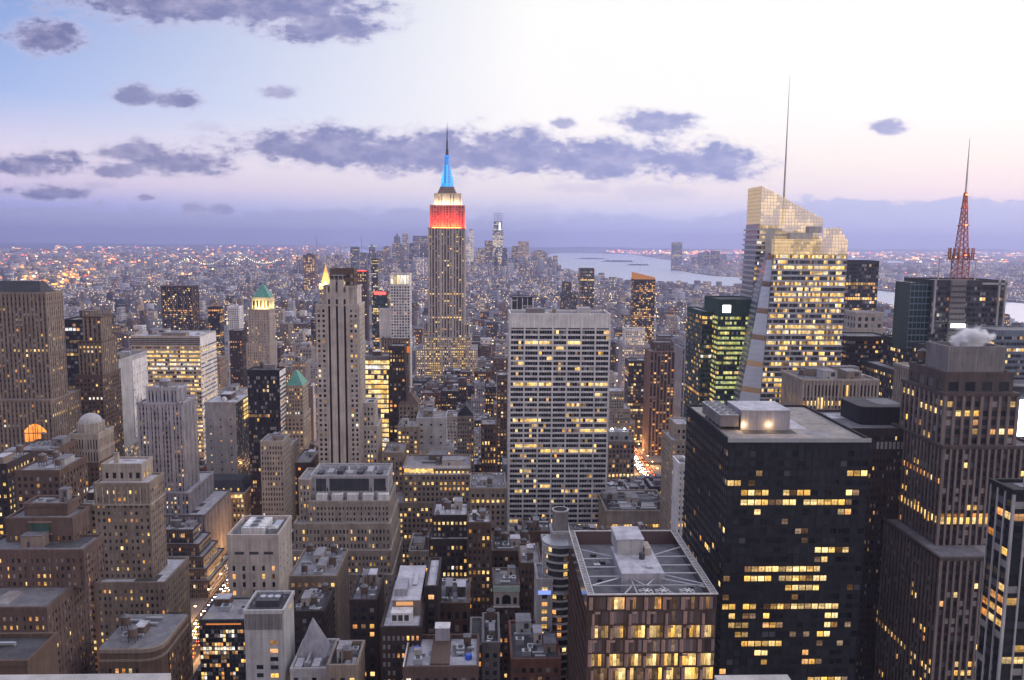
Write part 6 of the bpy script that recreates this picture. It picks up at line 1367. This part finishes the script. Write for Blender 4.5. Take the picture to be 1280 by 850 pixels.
# ------------------------------------------------------------------ bridges far off
def bridge(label, px1, px2, py_deck, py_top, Y, lights, group=None):
    a, c = at(px1, py_deck, Y), at(px2, py_deck, Y); zt = at((px1+px2)/2, py_top, Y).z; zd = max(a.z, 20); L = c.x-a.x
    r = empty('suspension_bridge', ((a.x+c.x)/2, Y, 0), label, 'bridge', group); steel = S('bluegrey')
    t1, t2 = a.x, c.x; span = t2-t1; side = span*.42; w_ = max(6, Y*.0008)
    for tx in (t1, t2):
        m = MB(); 
        for dy_ in (-12, 12): m.box(tx-w_/2, tx+w_/2, Y+dy_-3, Y+dy_+3, 0, zt, steel)
        m.box(tx-w_/2, tx+w_/2, Y-9, Y+9, zt-10, zt-2, steel); m.box(tx-w_/2, tx+w_/2, Y-9, Y+9, zd*.9+8, zd*.9+14, steel); m.build('tower', r)
    m = MB(); m.box(t1-side, t2+side, Y-12, Y+12, zd-3, zd, steel); m.build('deck', r)
    m = MB(); lm = MB(); n = 18; prev = None; le = lampmat('bridge_light', (.95, .9, .6), 4)
    for i in range(n+1):
        for (xa, xb, f) in ((t1, t2, 'm'),):
            u_ = i/n; x = t1+span*u_; z = zd+6+(zt-zd-6)*(2*u_-1)**2; p = (x, Y-10, z)
            if prev: m.tube(prev, p, w_*.09+.6, steel, 4)
            if lights: s_ = Y*.00026; lm.box(x-s_, x+s_, Y-14, Y-12, z, z+2*s_, le)
            prev = p
    for tx, sg_ in ((t1, -1), (t2, 1)):
        prev = None
        for i in range(7):
            u_ = i/6; x = tx+sg_*side*u_; z = zt+(zd-zt)*u_**.8; p = (x, Y-10, z)
            if prev: m.tube(prev, p, w_*.09+.6, steel, 4)
            if lights: s_ = Y*.00026; lm.box(x-s_, x+s_, Y-14, Y-12, z, z+2*s_, le)
            prev = p
    m.build('cable', r)
    if lights: q = lm.build('cable_lights', r); q['kind'] = 'stuff'
bridge('far suspension bridge with lit cables on the left, beyond the dark ribbed tower', 238, 282, 331, 321, 6800, True)
bridge('far lit suspension bridge just right of the other lit bridge on the left', 309, 352, 330, 322, 6900, True)
bridge('farthest bridge with two thin towers on the horizon left of the red topped skyscraper', 395.5, 452, 305, 295.5, 16000, False)

# ------------------------------------------------------------------ filler buildings: lots of the street grid, what shows becomes single buildings
RF = random.Random(77)
def clear(x0, x1, y0, y1, pad=2):
    for h in HERO:
        if x0 < h[1]+pad and x1 > h[0]-pad and y0 < h[3]+pad and y1 > h[2]-pad: return False
    return True
NC = 320
def cols(x0, x1, y0, z):
    pa, pb = pix(x0, y0, z), pix(x1, y0, z); return pa[0], pb[0], (pa[1]+pb[1])/2
# top edge and protected bottom edge of every hero per pixel column (4 px wide)
HC = []
for (x0, x1, y0, y1, z0, z1, vb) in HERO:
    a, b_, yt = cols(x0, x1, y0, z1); c0, c1, _ = cols(x0, x1, y1, z1); a, b_ = min(a, c0), max(b_, c1)
    if z1 < 20: continue
    yb = vb if vb else None
    HC.append((a, b_, y0, yt, yb))
HC.append((214, 262, 720, 752, 846)); HC.append((772, 836, 1300, 548, 606))           # the lit avenue stays in view
def zmax_for(x0, x1, y0, z):
    """lower a filler until it no longer hides the part of a hero that the photo shows"""
    for _ in range(14):
        a, b_, yt = cols(x0, x1, y0, z); bad = False
        for (ha, hb, hy, ht, yb) in HC:
            if hy > y0 and hb > a and ha < b_:
                lim = yb if yb else ht+8
                if yt < lim-2 and yt < 846: bad = True; break
        if not bad: return z
        z *= .84
        if z < 7: return 0
    return 0
FILL = []; AREA_MASS = []
def zone_h(x, y):
    r = RF.random()
    if y < 620: h = RF.uniform(28, 75)
    elif y < 1100: h = RF.choice((RF.uniform(22, 55), RF.uniform(35, 85), RF.uniform(40, 105)))
    elif y < 1700: h = RF.choice((RF.uniform(18, 45), RF.uniform(25, 65), RF.uniform(35, 90)))
    elif y < 2600: h = RF.choice((RF.uniform(15, 35), RF.uniform(15, 45), RF.uniform(20, 70)))
    else: h = RF.choice((RF.uniform(12, 24), RF.uniform(14, 30), RF.uniform(14, 52)))
    if x < -500 and 900 < y < 2600 and r < .12: h += RF.uniform(15, 55)
    return h
for ai in range(len(AVE)-1):
    xa, xb = AVE[ai]+16, AVE[ai+1]-16
    for s0, s1 in zip(STREETS[:-1], STREETS[1:]):
        if s0 < 300: continue
        for ya, yb in ((s0+9, (s0+s1)/2-1), ((s0+s1)/2+1, s1-9)):
            x = xa
            while x < xb-8:
                w_ = min(RF.uniform(11, 20)+RF.choice((0, 0, 5, 14)), xb-x)
                if w_ < 8: break
                x0, x1 = x, x+w_-.4; x += w_
                pa = pix(x0, ya, 30)[0]; pb = pix(x1, ya, 30)[0]
                if pb < -30 or pa > 1310: continue
                if not clear(x0, x1, ya, yb): continue
                if wet((x0+x1)/2, ya): continue
                z = zmax_for(x0, x1, ya, zone_h(x0, ya))
                if z > 7: FILL.append([x0, x1, ya, yb-RF.uniform(0, 6), 0, z])
# far side: coarser lots
y = 3260.0
while y < 15500:
    sy = 34+max(0, y-3200)*.006; y2 = y+sy*.8; lim = .78*y+200; x = -lim
    while x < lim:
        sx = RF.uniform(.7, 1.5)*(24+max(0, y-3200)*.0065); x0, x1 = x, x+sx*.9; x += sx*(1 if RF.random() < .85 else 1.6)
        man = -1700 < x0 < 1500+ (0 if y < 6000 else -900) and y < 6600
        if wet((x0+x1)/2, y+sy/2) or wet(x0, y) or wet(x1, y): continue
        pa = pix(x1, y, 10)[0]
        if pa < -20 or pix(x0, y, 10)[0] > 1300: continue
        if not man and RF.random() < .30: continue
        if man and y > 5200 and -1300 < x0 < 500: h = RF.choice((RF.uniform(20, 50), RF.uniform(30, 90), RF.uniform(60, 150)))
        elif man: h = RF.choice((RF.uniform(12, 22), RF.uniform(14, 30), RF.uniform(20, 58)))
        else: h = RF.uniform(8, 18) if RF.random() < .9 else RF.uniform(25, 60)
        if not clear(x0, x1, y, y2): continue
        z = zmax_for(x0, x1, y, h)
        if z > 6: AREA_MASS.append((x0, x1, y, y2, 0, z))
    y += sy
# which lots show: front to back, keep the highest covered row of each pixel column
cover = np.full(NC, 850.0); items = [(h[2], h[0], h[1], h[3], h[5], None) for h in HERO]+[(f[2], f[0], f[1], f[3], f[5], i) for i, f in enumerate(FILL)]
items.sort(key=lambda t_: t_[0]); vis = {}
for (y0, x0, x1, y1, z, idx) in items:
    a, b_, yt = cols(x0, x1, y0, z); a2, b2, yt2 = cols(x0, x1, y1, z)
    i0, i1 = max(0, int(min(a, a2)/4)), min(NC, int(max(b_, b2)/4)+1)
    if i1 <= i0: continue
    seg = cover[i0:i1]; top = min(yt, yt2)
    if idx is not None: vis[idx] = float(np.clip(seg-max(0, top), 0, None).sum()*4)
    cover[i0:i1] = np.minimum(seg, np.maximum(yt, 0))
order = sorted((i for i in vis if vis[i] > 12), key=lambda i: -vis[i])
N_SINGLE = 185
singles = order[:N_SINGLE]; rest = order[N_SINGLE:]
mass = [tuple(FILL[i]) for i in rest]
for i in rest:                                     # bulkheads on the roofs of the mass
    x0, x1, y0, y1, _, z = FILL[i]
    if x1-x0 > 9 and y1-y0 > 8:
        for _ in range(2):
            w_ = RF.uniform(2.5, 5); xx = RF.uniform(x0+.5, x1-w_-.5); yy = RF.uniform(y0+.5, y1-w_-.5); mass.append((xx, xx+w_, yy, yy+w_, z, z+RF.uniform(2, 5)))
tag(box_mass(mass+AREA_MASS, 'city_blocks'), 'low city blocks filling the view to the far shores', None, None, 'stuff')

COLW = {'tan': 'tan', 'brown': 'brown', 'darkbrown': 'dark brown', 'beige': 'beige', 'limestone': 'pale stone', 'grey': 'grey', 'darkgrey': 'dark grey', 'white': 'white', 'palegrey': 'pale grey', 'brick': 'red brick', 'lavender': 'lavender grey', 'redgranite': 'red brown', 'slate': 'slate dark', 'bluegrey': 'blue grey', 'pinkstone': 'pinkish'}
def where(px, py, y0):
    best = None
    for (nm, a, b_, t_, hy) in ANCH:
        if not nm: continue
        if nm.startswith('far '): continue
        dx_ = 0 if a <= px <= b_ else (a-px if px < a else px-b_); d = dx_+abs(py-t_)*.35+abs(hy-y0)*.02
        if best is None or d < best[0]:
            rel = 'below the' if a-4 <= px <= b_+4 and y0 < hy else 'behind the' if a-4 <= px <= b_+4 else 'left of the' if px < a else 'right of the'
            best = (d, rel+' '+nm)
    return best[1]
used = {}
for n_, i in enumerate(singles):
    x0, x1, y0, y1, _, z = FILL[i]; rr = random.Random(1000+i)
    wl = rr.choices(list(COLW), (8, 8, 6, 6, 5, 5, 3, 3, 4, 5, 3, 3, 2, 2, 3))[0]; rf = rr.choices(('gravel', 'membrane', 'tar', 'greyroof', 'tanroof'), (3, 3, 2, 3, 1))[0]
    lit = rr.choice((.07, .12, .18, .26, .38)); far = y0 > 1200
    st = St(wall=wl, bay=rr.uniform(2.3, 3.4)*(1.5 if far else 1), fl=rr.uniform(3.4, 4.2)*(1.3 if far else 1), ww=rr.uniform(.42, .6), wh=rr.uniform(.48, .6), pd=.35, sd=.28, lit=lit, row=.06, roof=rf, types=((WRM, 5), (ORG, 3), (BRT, 4), (DIM, 3)))
    px_, _, py_ = cols((x0+x1)/2, x1, y0, z); size = 'slim' if x1-x0 < 14 else 'wide' if x1-x0 > 24 else rr.choice(('plain', 'square'))
    ht = 'low' if z < 32 else 'mid-rise' if z < 62 else 'tall'
    rw = {'gravel': 'gravel', 'membrane': 'pale', 'tar': 'black', 'greyroof': 'grey', 'tanroof': 'tan'}[rf]
    lw = 'few' if lit < .1 else 'some' if lit < .25 else 'many'
    w_ = where(px_, py_, y0)
    lb = f'{size} {ht} {COLW[wl]} building with {rw} roof {w_}'
    if lb in used: lb = f'{size} {ht} {COLW[wl]} building, {rw} roof, {lw} lit windows, {w_}'
    k_ = 0
    while lb in used:
        k_ += 1; lb = f'{("narrower", "duller", "shorter", "farther", "nearer", "squarer")[k_ % 6]} {ht} {COLW[wl]} building with {rw} roof {w_}'
        if k_ > 8: break
    if len(lb.split()) > 16: lb = lb.replace(' building with ', ' building, ').replace(' glowing', '').replace(' roofed', '')
    if len(lb.split()) > 16: lb = ' '.join(x for x in lb.split() if x not in ('the',))
    used[lb] = 1
    b = Building(rr.choice(('apartment_building', 'office_building', 'loft_building')), lb, 'building', 3000+i, group='smaller buildings filling the street blocks', win=False)
    if z > 45 and rr.random() < .45 and y1-y0 > 16:
        zs = z*rr.uniform(.7, .85); sb = rr.uniform(2, 4); b.tier(x0+sb, x1-sb*.3, y0+sb, y1-1.5, zs, z, st, clutter=0 if far else 3); b.tier(x0, x1, y0, y1, 0, zs, st)
    else: b.tier(x0, x1, y0, y1, 0, z, st, clutter=rr.choice((1, 2)) if far else rr.choice((5, 6, 8, 9)))
    b.done(0, False, None, None)

# ------------------------------------------------------------------ lights of the far city (street lamps, signs, yards)
LM = [lampmat('far_sodium', (1, .33, .05), 1.9), lampmat('far_warm', (1, .55, .17), 1.9), lampmat('far_white', (1, .82, .55), 1.8), lampmat('far_red', (1, .07, .03), 1.8), lampmat('far_green', (.35, 1, .55), 1.2)]
lights = MB(); RL = random.Random(5)
def lamp(x, y, z, s_, m_):
    lights.box(x-s_, x+s_, y-s_, y+s_, z-s_*.7, z+s_*.7, m_, 'B')
def scatter(n, pxa, pxb, pya, pyb, smin, smax, wts, zr=(8, 22), clump=0):
    for _ in range(n):
        px_, py_ = RL.uniform(pxa, pxb), RL.uniform(pya, pyb); q = onz(px_, py_)
        if q.y < 0 or q.y > 33000 or wet(q.x, q.y): continue
        for _ in range(1+ (RL.randint(0, clump) if clump else 0)):
            s_ = RL.uniform(smin, smax)*q.y*.00050*RL.choice((.6, .8, 1, 1.5)); lamp(q.x+RL.gauss(0, q.y*.003), q.y+RL.gauss(0, q.y*.004), RL.uniform(*zr)+s_, s_, LM[RL.choices(range(5), wts)[0]])
scatter(480, -10, 400, 309, 330, .7, 1.5, (5, 4, 2, 1.2, .2), clump=2)
scatter(450, -10, 420, 330, 352, .6, 1.4, (6, 3, 1.5, .8, .3), clump=2)
scatter(195, 20, 110, 338, 362, .9, 1.7, (8, 2, 1, .3, .1), clump=2)
scatter(390, -10, 640, 352, 420, .3, .8, (4, 4, 2, .6, .3))
scatter(360, 590, 940, 345, 470, .3, .8, (4, 4, 2, .6, .3))
scatter(360, 960, 1300, 316, 330, .8, 1.6, (4, 5, 3, 1, .1), clump=3)
scatter(240, 1040, 1300, 331, 375, .6, 1.3, (6, 4, 2, 1.5, .2), clump=1)
scatter(195, 760, 940, 314.5, 319, .8, 1.6, (4, 3, 2, 3, .1), clump=2)
scatter(105, 850, 940, 320, 338, .5, 1.2, (4, 4, 2, 1, .1), clump=1)
scatter(90, 395, 470, 308, 322, .6, 1.2, (5, 4, 2, 1.5, .1), clump=2)
scatter(750, 20, 1000, 400, 560, .14, .4, (5, 4, 2, .5, .2), zr=(4, 12))
tag(lights.build('city_lights'), 'pinpoint lights of the far city', None, None, 'stuff')

# ------------------------------------------------------------------ street lamps and traffic in the two visible avenues
def lamp_proto():
    r = empty('street_lamp', (0, 0, 0), 'x', 'street lamp', 'street lamps along the avenues')
    m = MB(); m.tube((0, 0, .14), (0, 0, 8.6), .12, DKMETAL, 6, .08); m.tube((0, 0, 8.5), (2.2, 0, 9.1), .07, DKMETAL, 5); m.cyl(0, 0, .14, .6, .25, .2, 8, DKMETAL); m.build('pole', r)
    m = MB(); m.box(1.7, 2.9, -.25, .25, 8.98, 9.2, lampmat('lamp_sodium', (1, .50, .16), 26)); m.build('lamp_head', r); return r
def dup(root, loc, rotz=0):
    r = root.copy(); COL.objects.link(r); r.location = loc; r.rotation_euler = (0, 0, rotz)
    for ch in root.children:
        c_ = ch.copy(); COL.objects.link(c_); c_.parent = r
    return r
lp = lamp_proto(); first = True; nl = 0
for X_, ya, yb, lb in ((-188, 400, 700, 'sodium street lamp along the avenue canyon at lower left'), (185, 860, 1250, 'sodium street lamp along the avenue right of the gridded slab'), (-340, 560, 900, 'sodium street lamp on the avenue by the orange lit street')):
    yy = ya
    while yy < yb:
        for sg_ in (-1, 1):
            o_ = lp if first else dup(lp, (0, 0, 0)); first = False
            o_.location = (X_+sg_*11.5, yy+(12 if sg_ > 0 else 0), .14); o_.rotation_euler = (0, 0, 0 if sg_ < 0 else math.pi); o_['label'] = lb; nl += 1
        yy += 27
def car_mesh(body):
    m = MB(); bm_ = principled('car_'+body, {'yellow': (.75, .42, .04), 'black': (.02, .02, .022), 'silver': (.45, .46, .48), 'white': (.75, .75, .74)}[body], .3, .5, .3, .05)
    m.prism([(-.92, -2.3), (.92, -2.3), (.95, 2.3), (-.95, 2.3)], .32, .85, bm_); m.frustum(-.85, .85, -1.3, 1.5, .85, 1.45, .82, .62, glassmat('car_glass', (.02, .02, .025)))
    m.box(-.7, .7, -.75, .95, 1.452, 1.48, bm_)
    for sx in (-1, 1):
        for yy in (-1.45, 1.45): m.tube((sx*.72, yy, .33), (sx*.96, yy, .33), .33, DKMETAL, 10)
    hl = lampmat('headlight', (1, .93, .78), 70); tl_ = lampmat('taillight', (1, .05, .02), 30)
    for sx in (-.66, .66): m.box(sx-.22, sx+.22, -2.36, -2.31, .52, .76, hl); m.box(sx-.24, sx+.24, 2.31, 2.36, .58, .78, tl_)
    return m.mesh('car')
CARS = {k: car_mesh(k) for k in ('yellow', 'black', 'silver', 'white')}; RC = random.Random(9)
for X_, ya, yb, nm in ((-188, 410, 660, 'lower left avenue canyon'), (185, 870, 1180, 'avenue right of the gridded slab')):
    for ln in (-6.9, -3.4, 0, 3.4, 6.9):
        yy = ya+RC.uniform(0, 10)
        while yy < yb:
            kd = RC.choice(('yellow', 'yellow', 'black', 'silver', 'white')); o_ = bpy.data.objects.new('parked_car' if False else 'car', CARS[kd]); COL.objects.link(o_)
            o_.location = (X_+ln+RC.uniform(-.2, .2), yy, .0045); o_.rotation_euler = (0, 0, 0 if ln < 2 else math.pi)
            tag(o_, f'{"yellow taxi cab" if kd == "yellow" else kd+" car"} {"coming up" if ln < 2 else "driving down"} the {nm}', 'car', 'cars in the avenues'); yy += RC.uniform(5.5, 15)
# the glow of the lamps on the avenues
for X_, ys_, pw in ((-188, (430, 480, 530, 580), 9e3), (185, (880, 910, 940, 980, 1020, 1060, 1110, 1160), 1.5e4), (-340, (600, 660, 720, 780, 900, 1000), 2.2e4), (-490, (560, 640, 720, 800, 900, 1000, 1100), 2.2e4), (-640, (800, 900, 1000, 1120), 3e4), (455, (700, 780, 860, 960), 2.5e4), (-188, (640, 720, 800, 900, 1000), 1.5e4)):
    for k, yy in enumerate(ys_):
        d = bpy.data.lights.new('lamp_light', 'POINT'); d.energy = pw; d.color = (1, .50, .17); d.shadow_soft_size = 1.0; o_ = bpy.data.objects.new('lamp_light', d); COL.objects.link(o_); o_.location = (X_+(8 if k % 2 else -8), yy, 9)

# ------------------------------------------------------------------ steam
def steam(loc, sx, sy, sz, dens):
    m = bpy.data.materials.new('steam_plume'); m.use_nodes = True; t = NT(m.node_tree); o = t.new('ShaderNodeOutputMaterial'); v_ = t.new('ShaderNodeVolumePrincipled'); t.l.new(v_.outputs[0], o.inputs['Volume'])
    tc = t.new('ShaderNodeTexCoord').outputs['Object']; sp_ = t.new('ShaderNodeSeparateXYZ'); t.l.new(tc, sp_.inputs[0])
    ln = t.new('ShaderNodeVectorMath', operation='LENGTH'); t.l.new(tc, ln.inputs[0]); n = t.noise(tc, 1.9, 5, .65)
    f = t.m('ADD', t.mapr(ln.outputs['Value'], 0, 1, 1.0, -.15), t.m('MULTIPLY', t.m('SUBTRACT', n, .5), 2.6))
    v_.inputs['Color'].default_value = (.99, .99, 1, 1); t.put(v_.inputs['Density'], t.mapr(f, .2, .8, 0, dens, True))
    b_ = MB(); b_.dome(0, 0, 0, 1, 1, 14, m, 5); b_.v += [(x, y, -z) for x, y, z in list(b_.v)]
    bm_ = MB(); bm_.box(-1, 1, -1, 1, -1, 1, m); ob = bm_.build('steam'); ob.location = loc; ob.scale = (sx, sy, sz); m.cycles.volume_step_rate = 1; return tag(ob, kind='stuff')
p = at(1212, 432, 362); steam((p.x, 362, p.z+3.5), 13, 6, 8, 1.4)
p = at(548, 555, 642); steam((p.x, 648, p.z+1), 11, 5, 6, .6)
m = MB(); p0 = at(1206, 440, 361); m.cyl(p0.x, 361, TOP41[4]+.1, TOP41[4]+3, 2.2, 2.0, 14, METAL); tag(m.build('steam_vent'), 'round steel steam vent on top of the huge ribbed brown tower', 'vent')

# ------------------------------------------------------------------ the viewing deck's parapet at the foot of the picture
stn = principled('parapet_stone', (.40, .385, .37), .85, .3, 0, .25, 3.0, 0, .2)
def ledge(xa, xb, lb):
    yf, yn = 4.75, 4.2; a, c = at(xa, 844, yf), at(xb, 846, yf); m = MB(); r = .10; z = a.z; N_ = 6
    P = [(yn+r-r*math.cos(math.pi/2*i/N_), z-r+r*math.sin(math.pi/2*i/N_)) for i in range(N_+1)]
    pts = [(yn, z-1.4)]+P+[(yf, z), (yf, z-1.4)]
    n = len(pts)
    for (q, s_) in ((a.x, 1), (c.x, -1)): m.poly([(q, y_, z_) for y_, z_ in (pts if s_ < 0 else pts[::-1])], stn)
    for i in range(n): (y1_, z1_), (y2_, z2_) = pts[i], pts[(i+1) % n]; m.poly([(a.x, y1_, z1_), (a.x, y2_, z2_), (c.x, y2_, z2_), (c.x, y1_, z1_)][::-1], stn)
    return tag(m.build('parapet'), lb, 'parapet')
ledge(-60, 214, 'blurred pale stone parapet along the bottom left edge'); ledge(893, 984, 'short pale stone parapet at the bottom right of centre')

for o_ in list(bpy.data.objects):
    if '_o' in o_: del o_['_o']
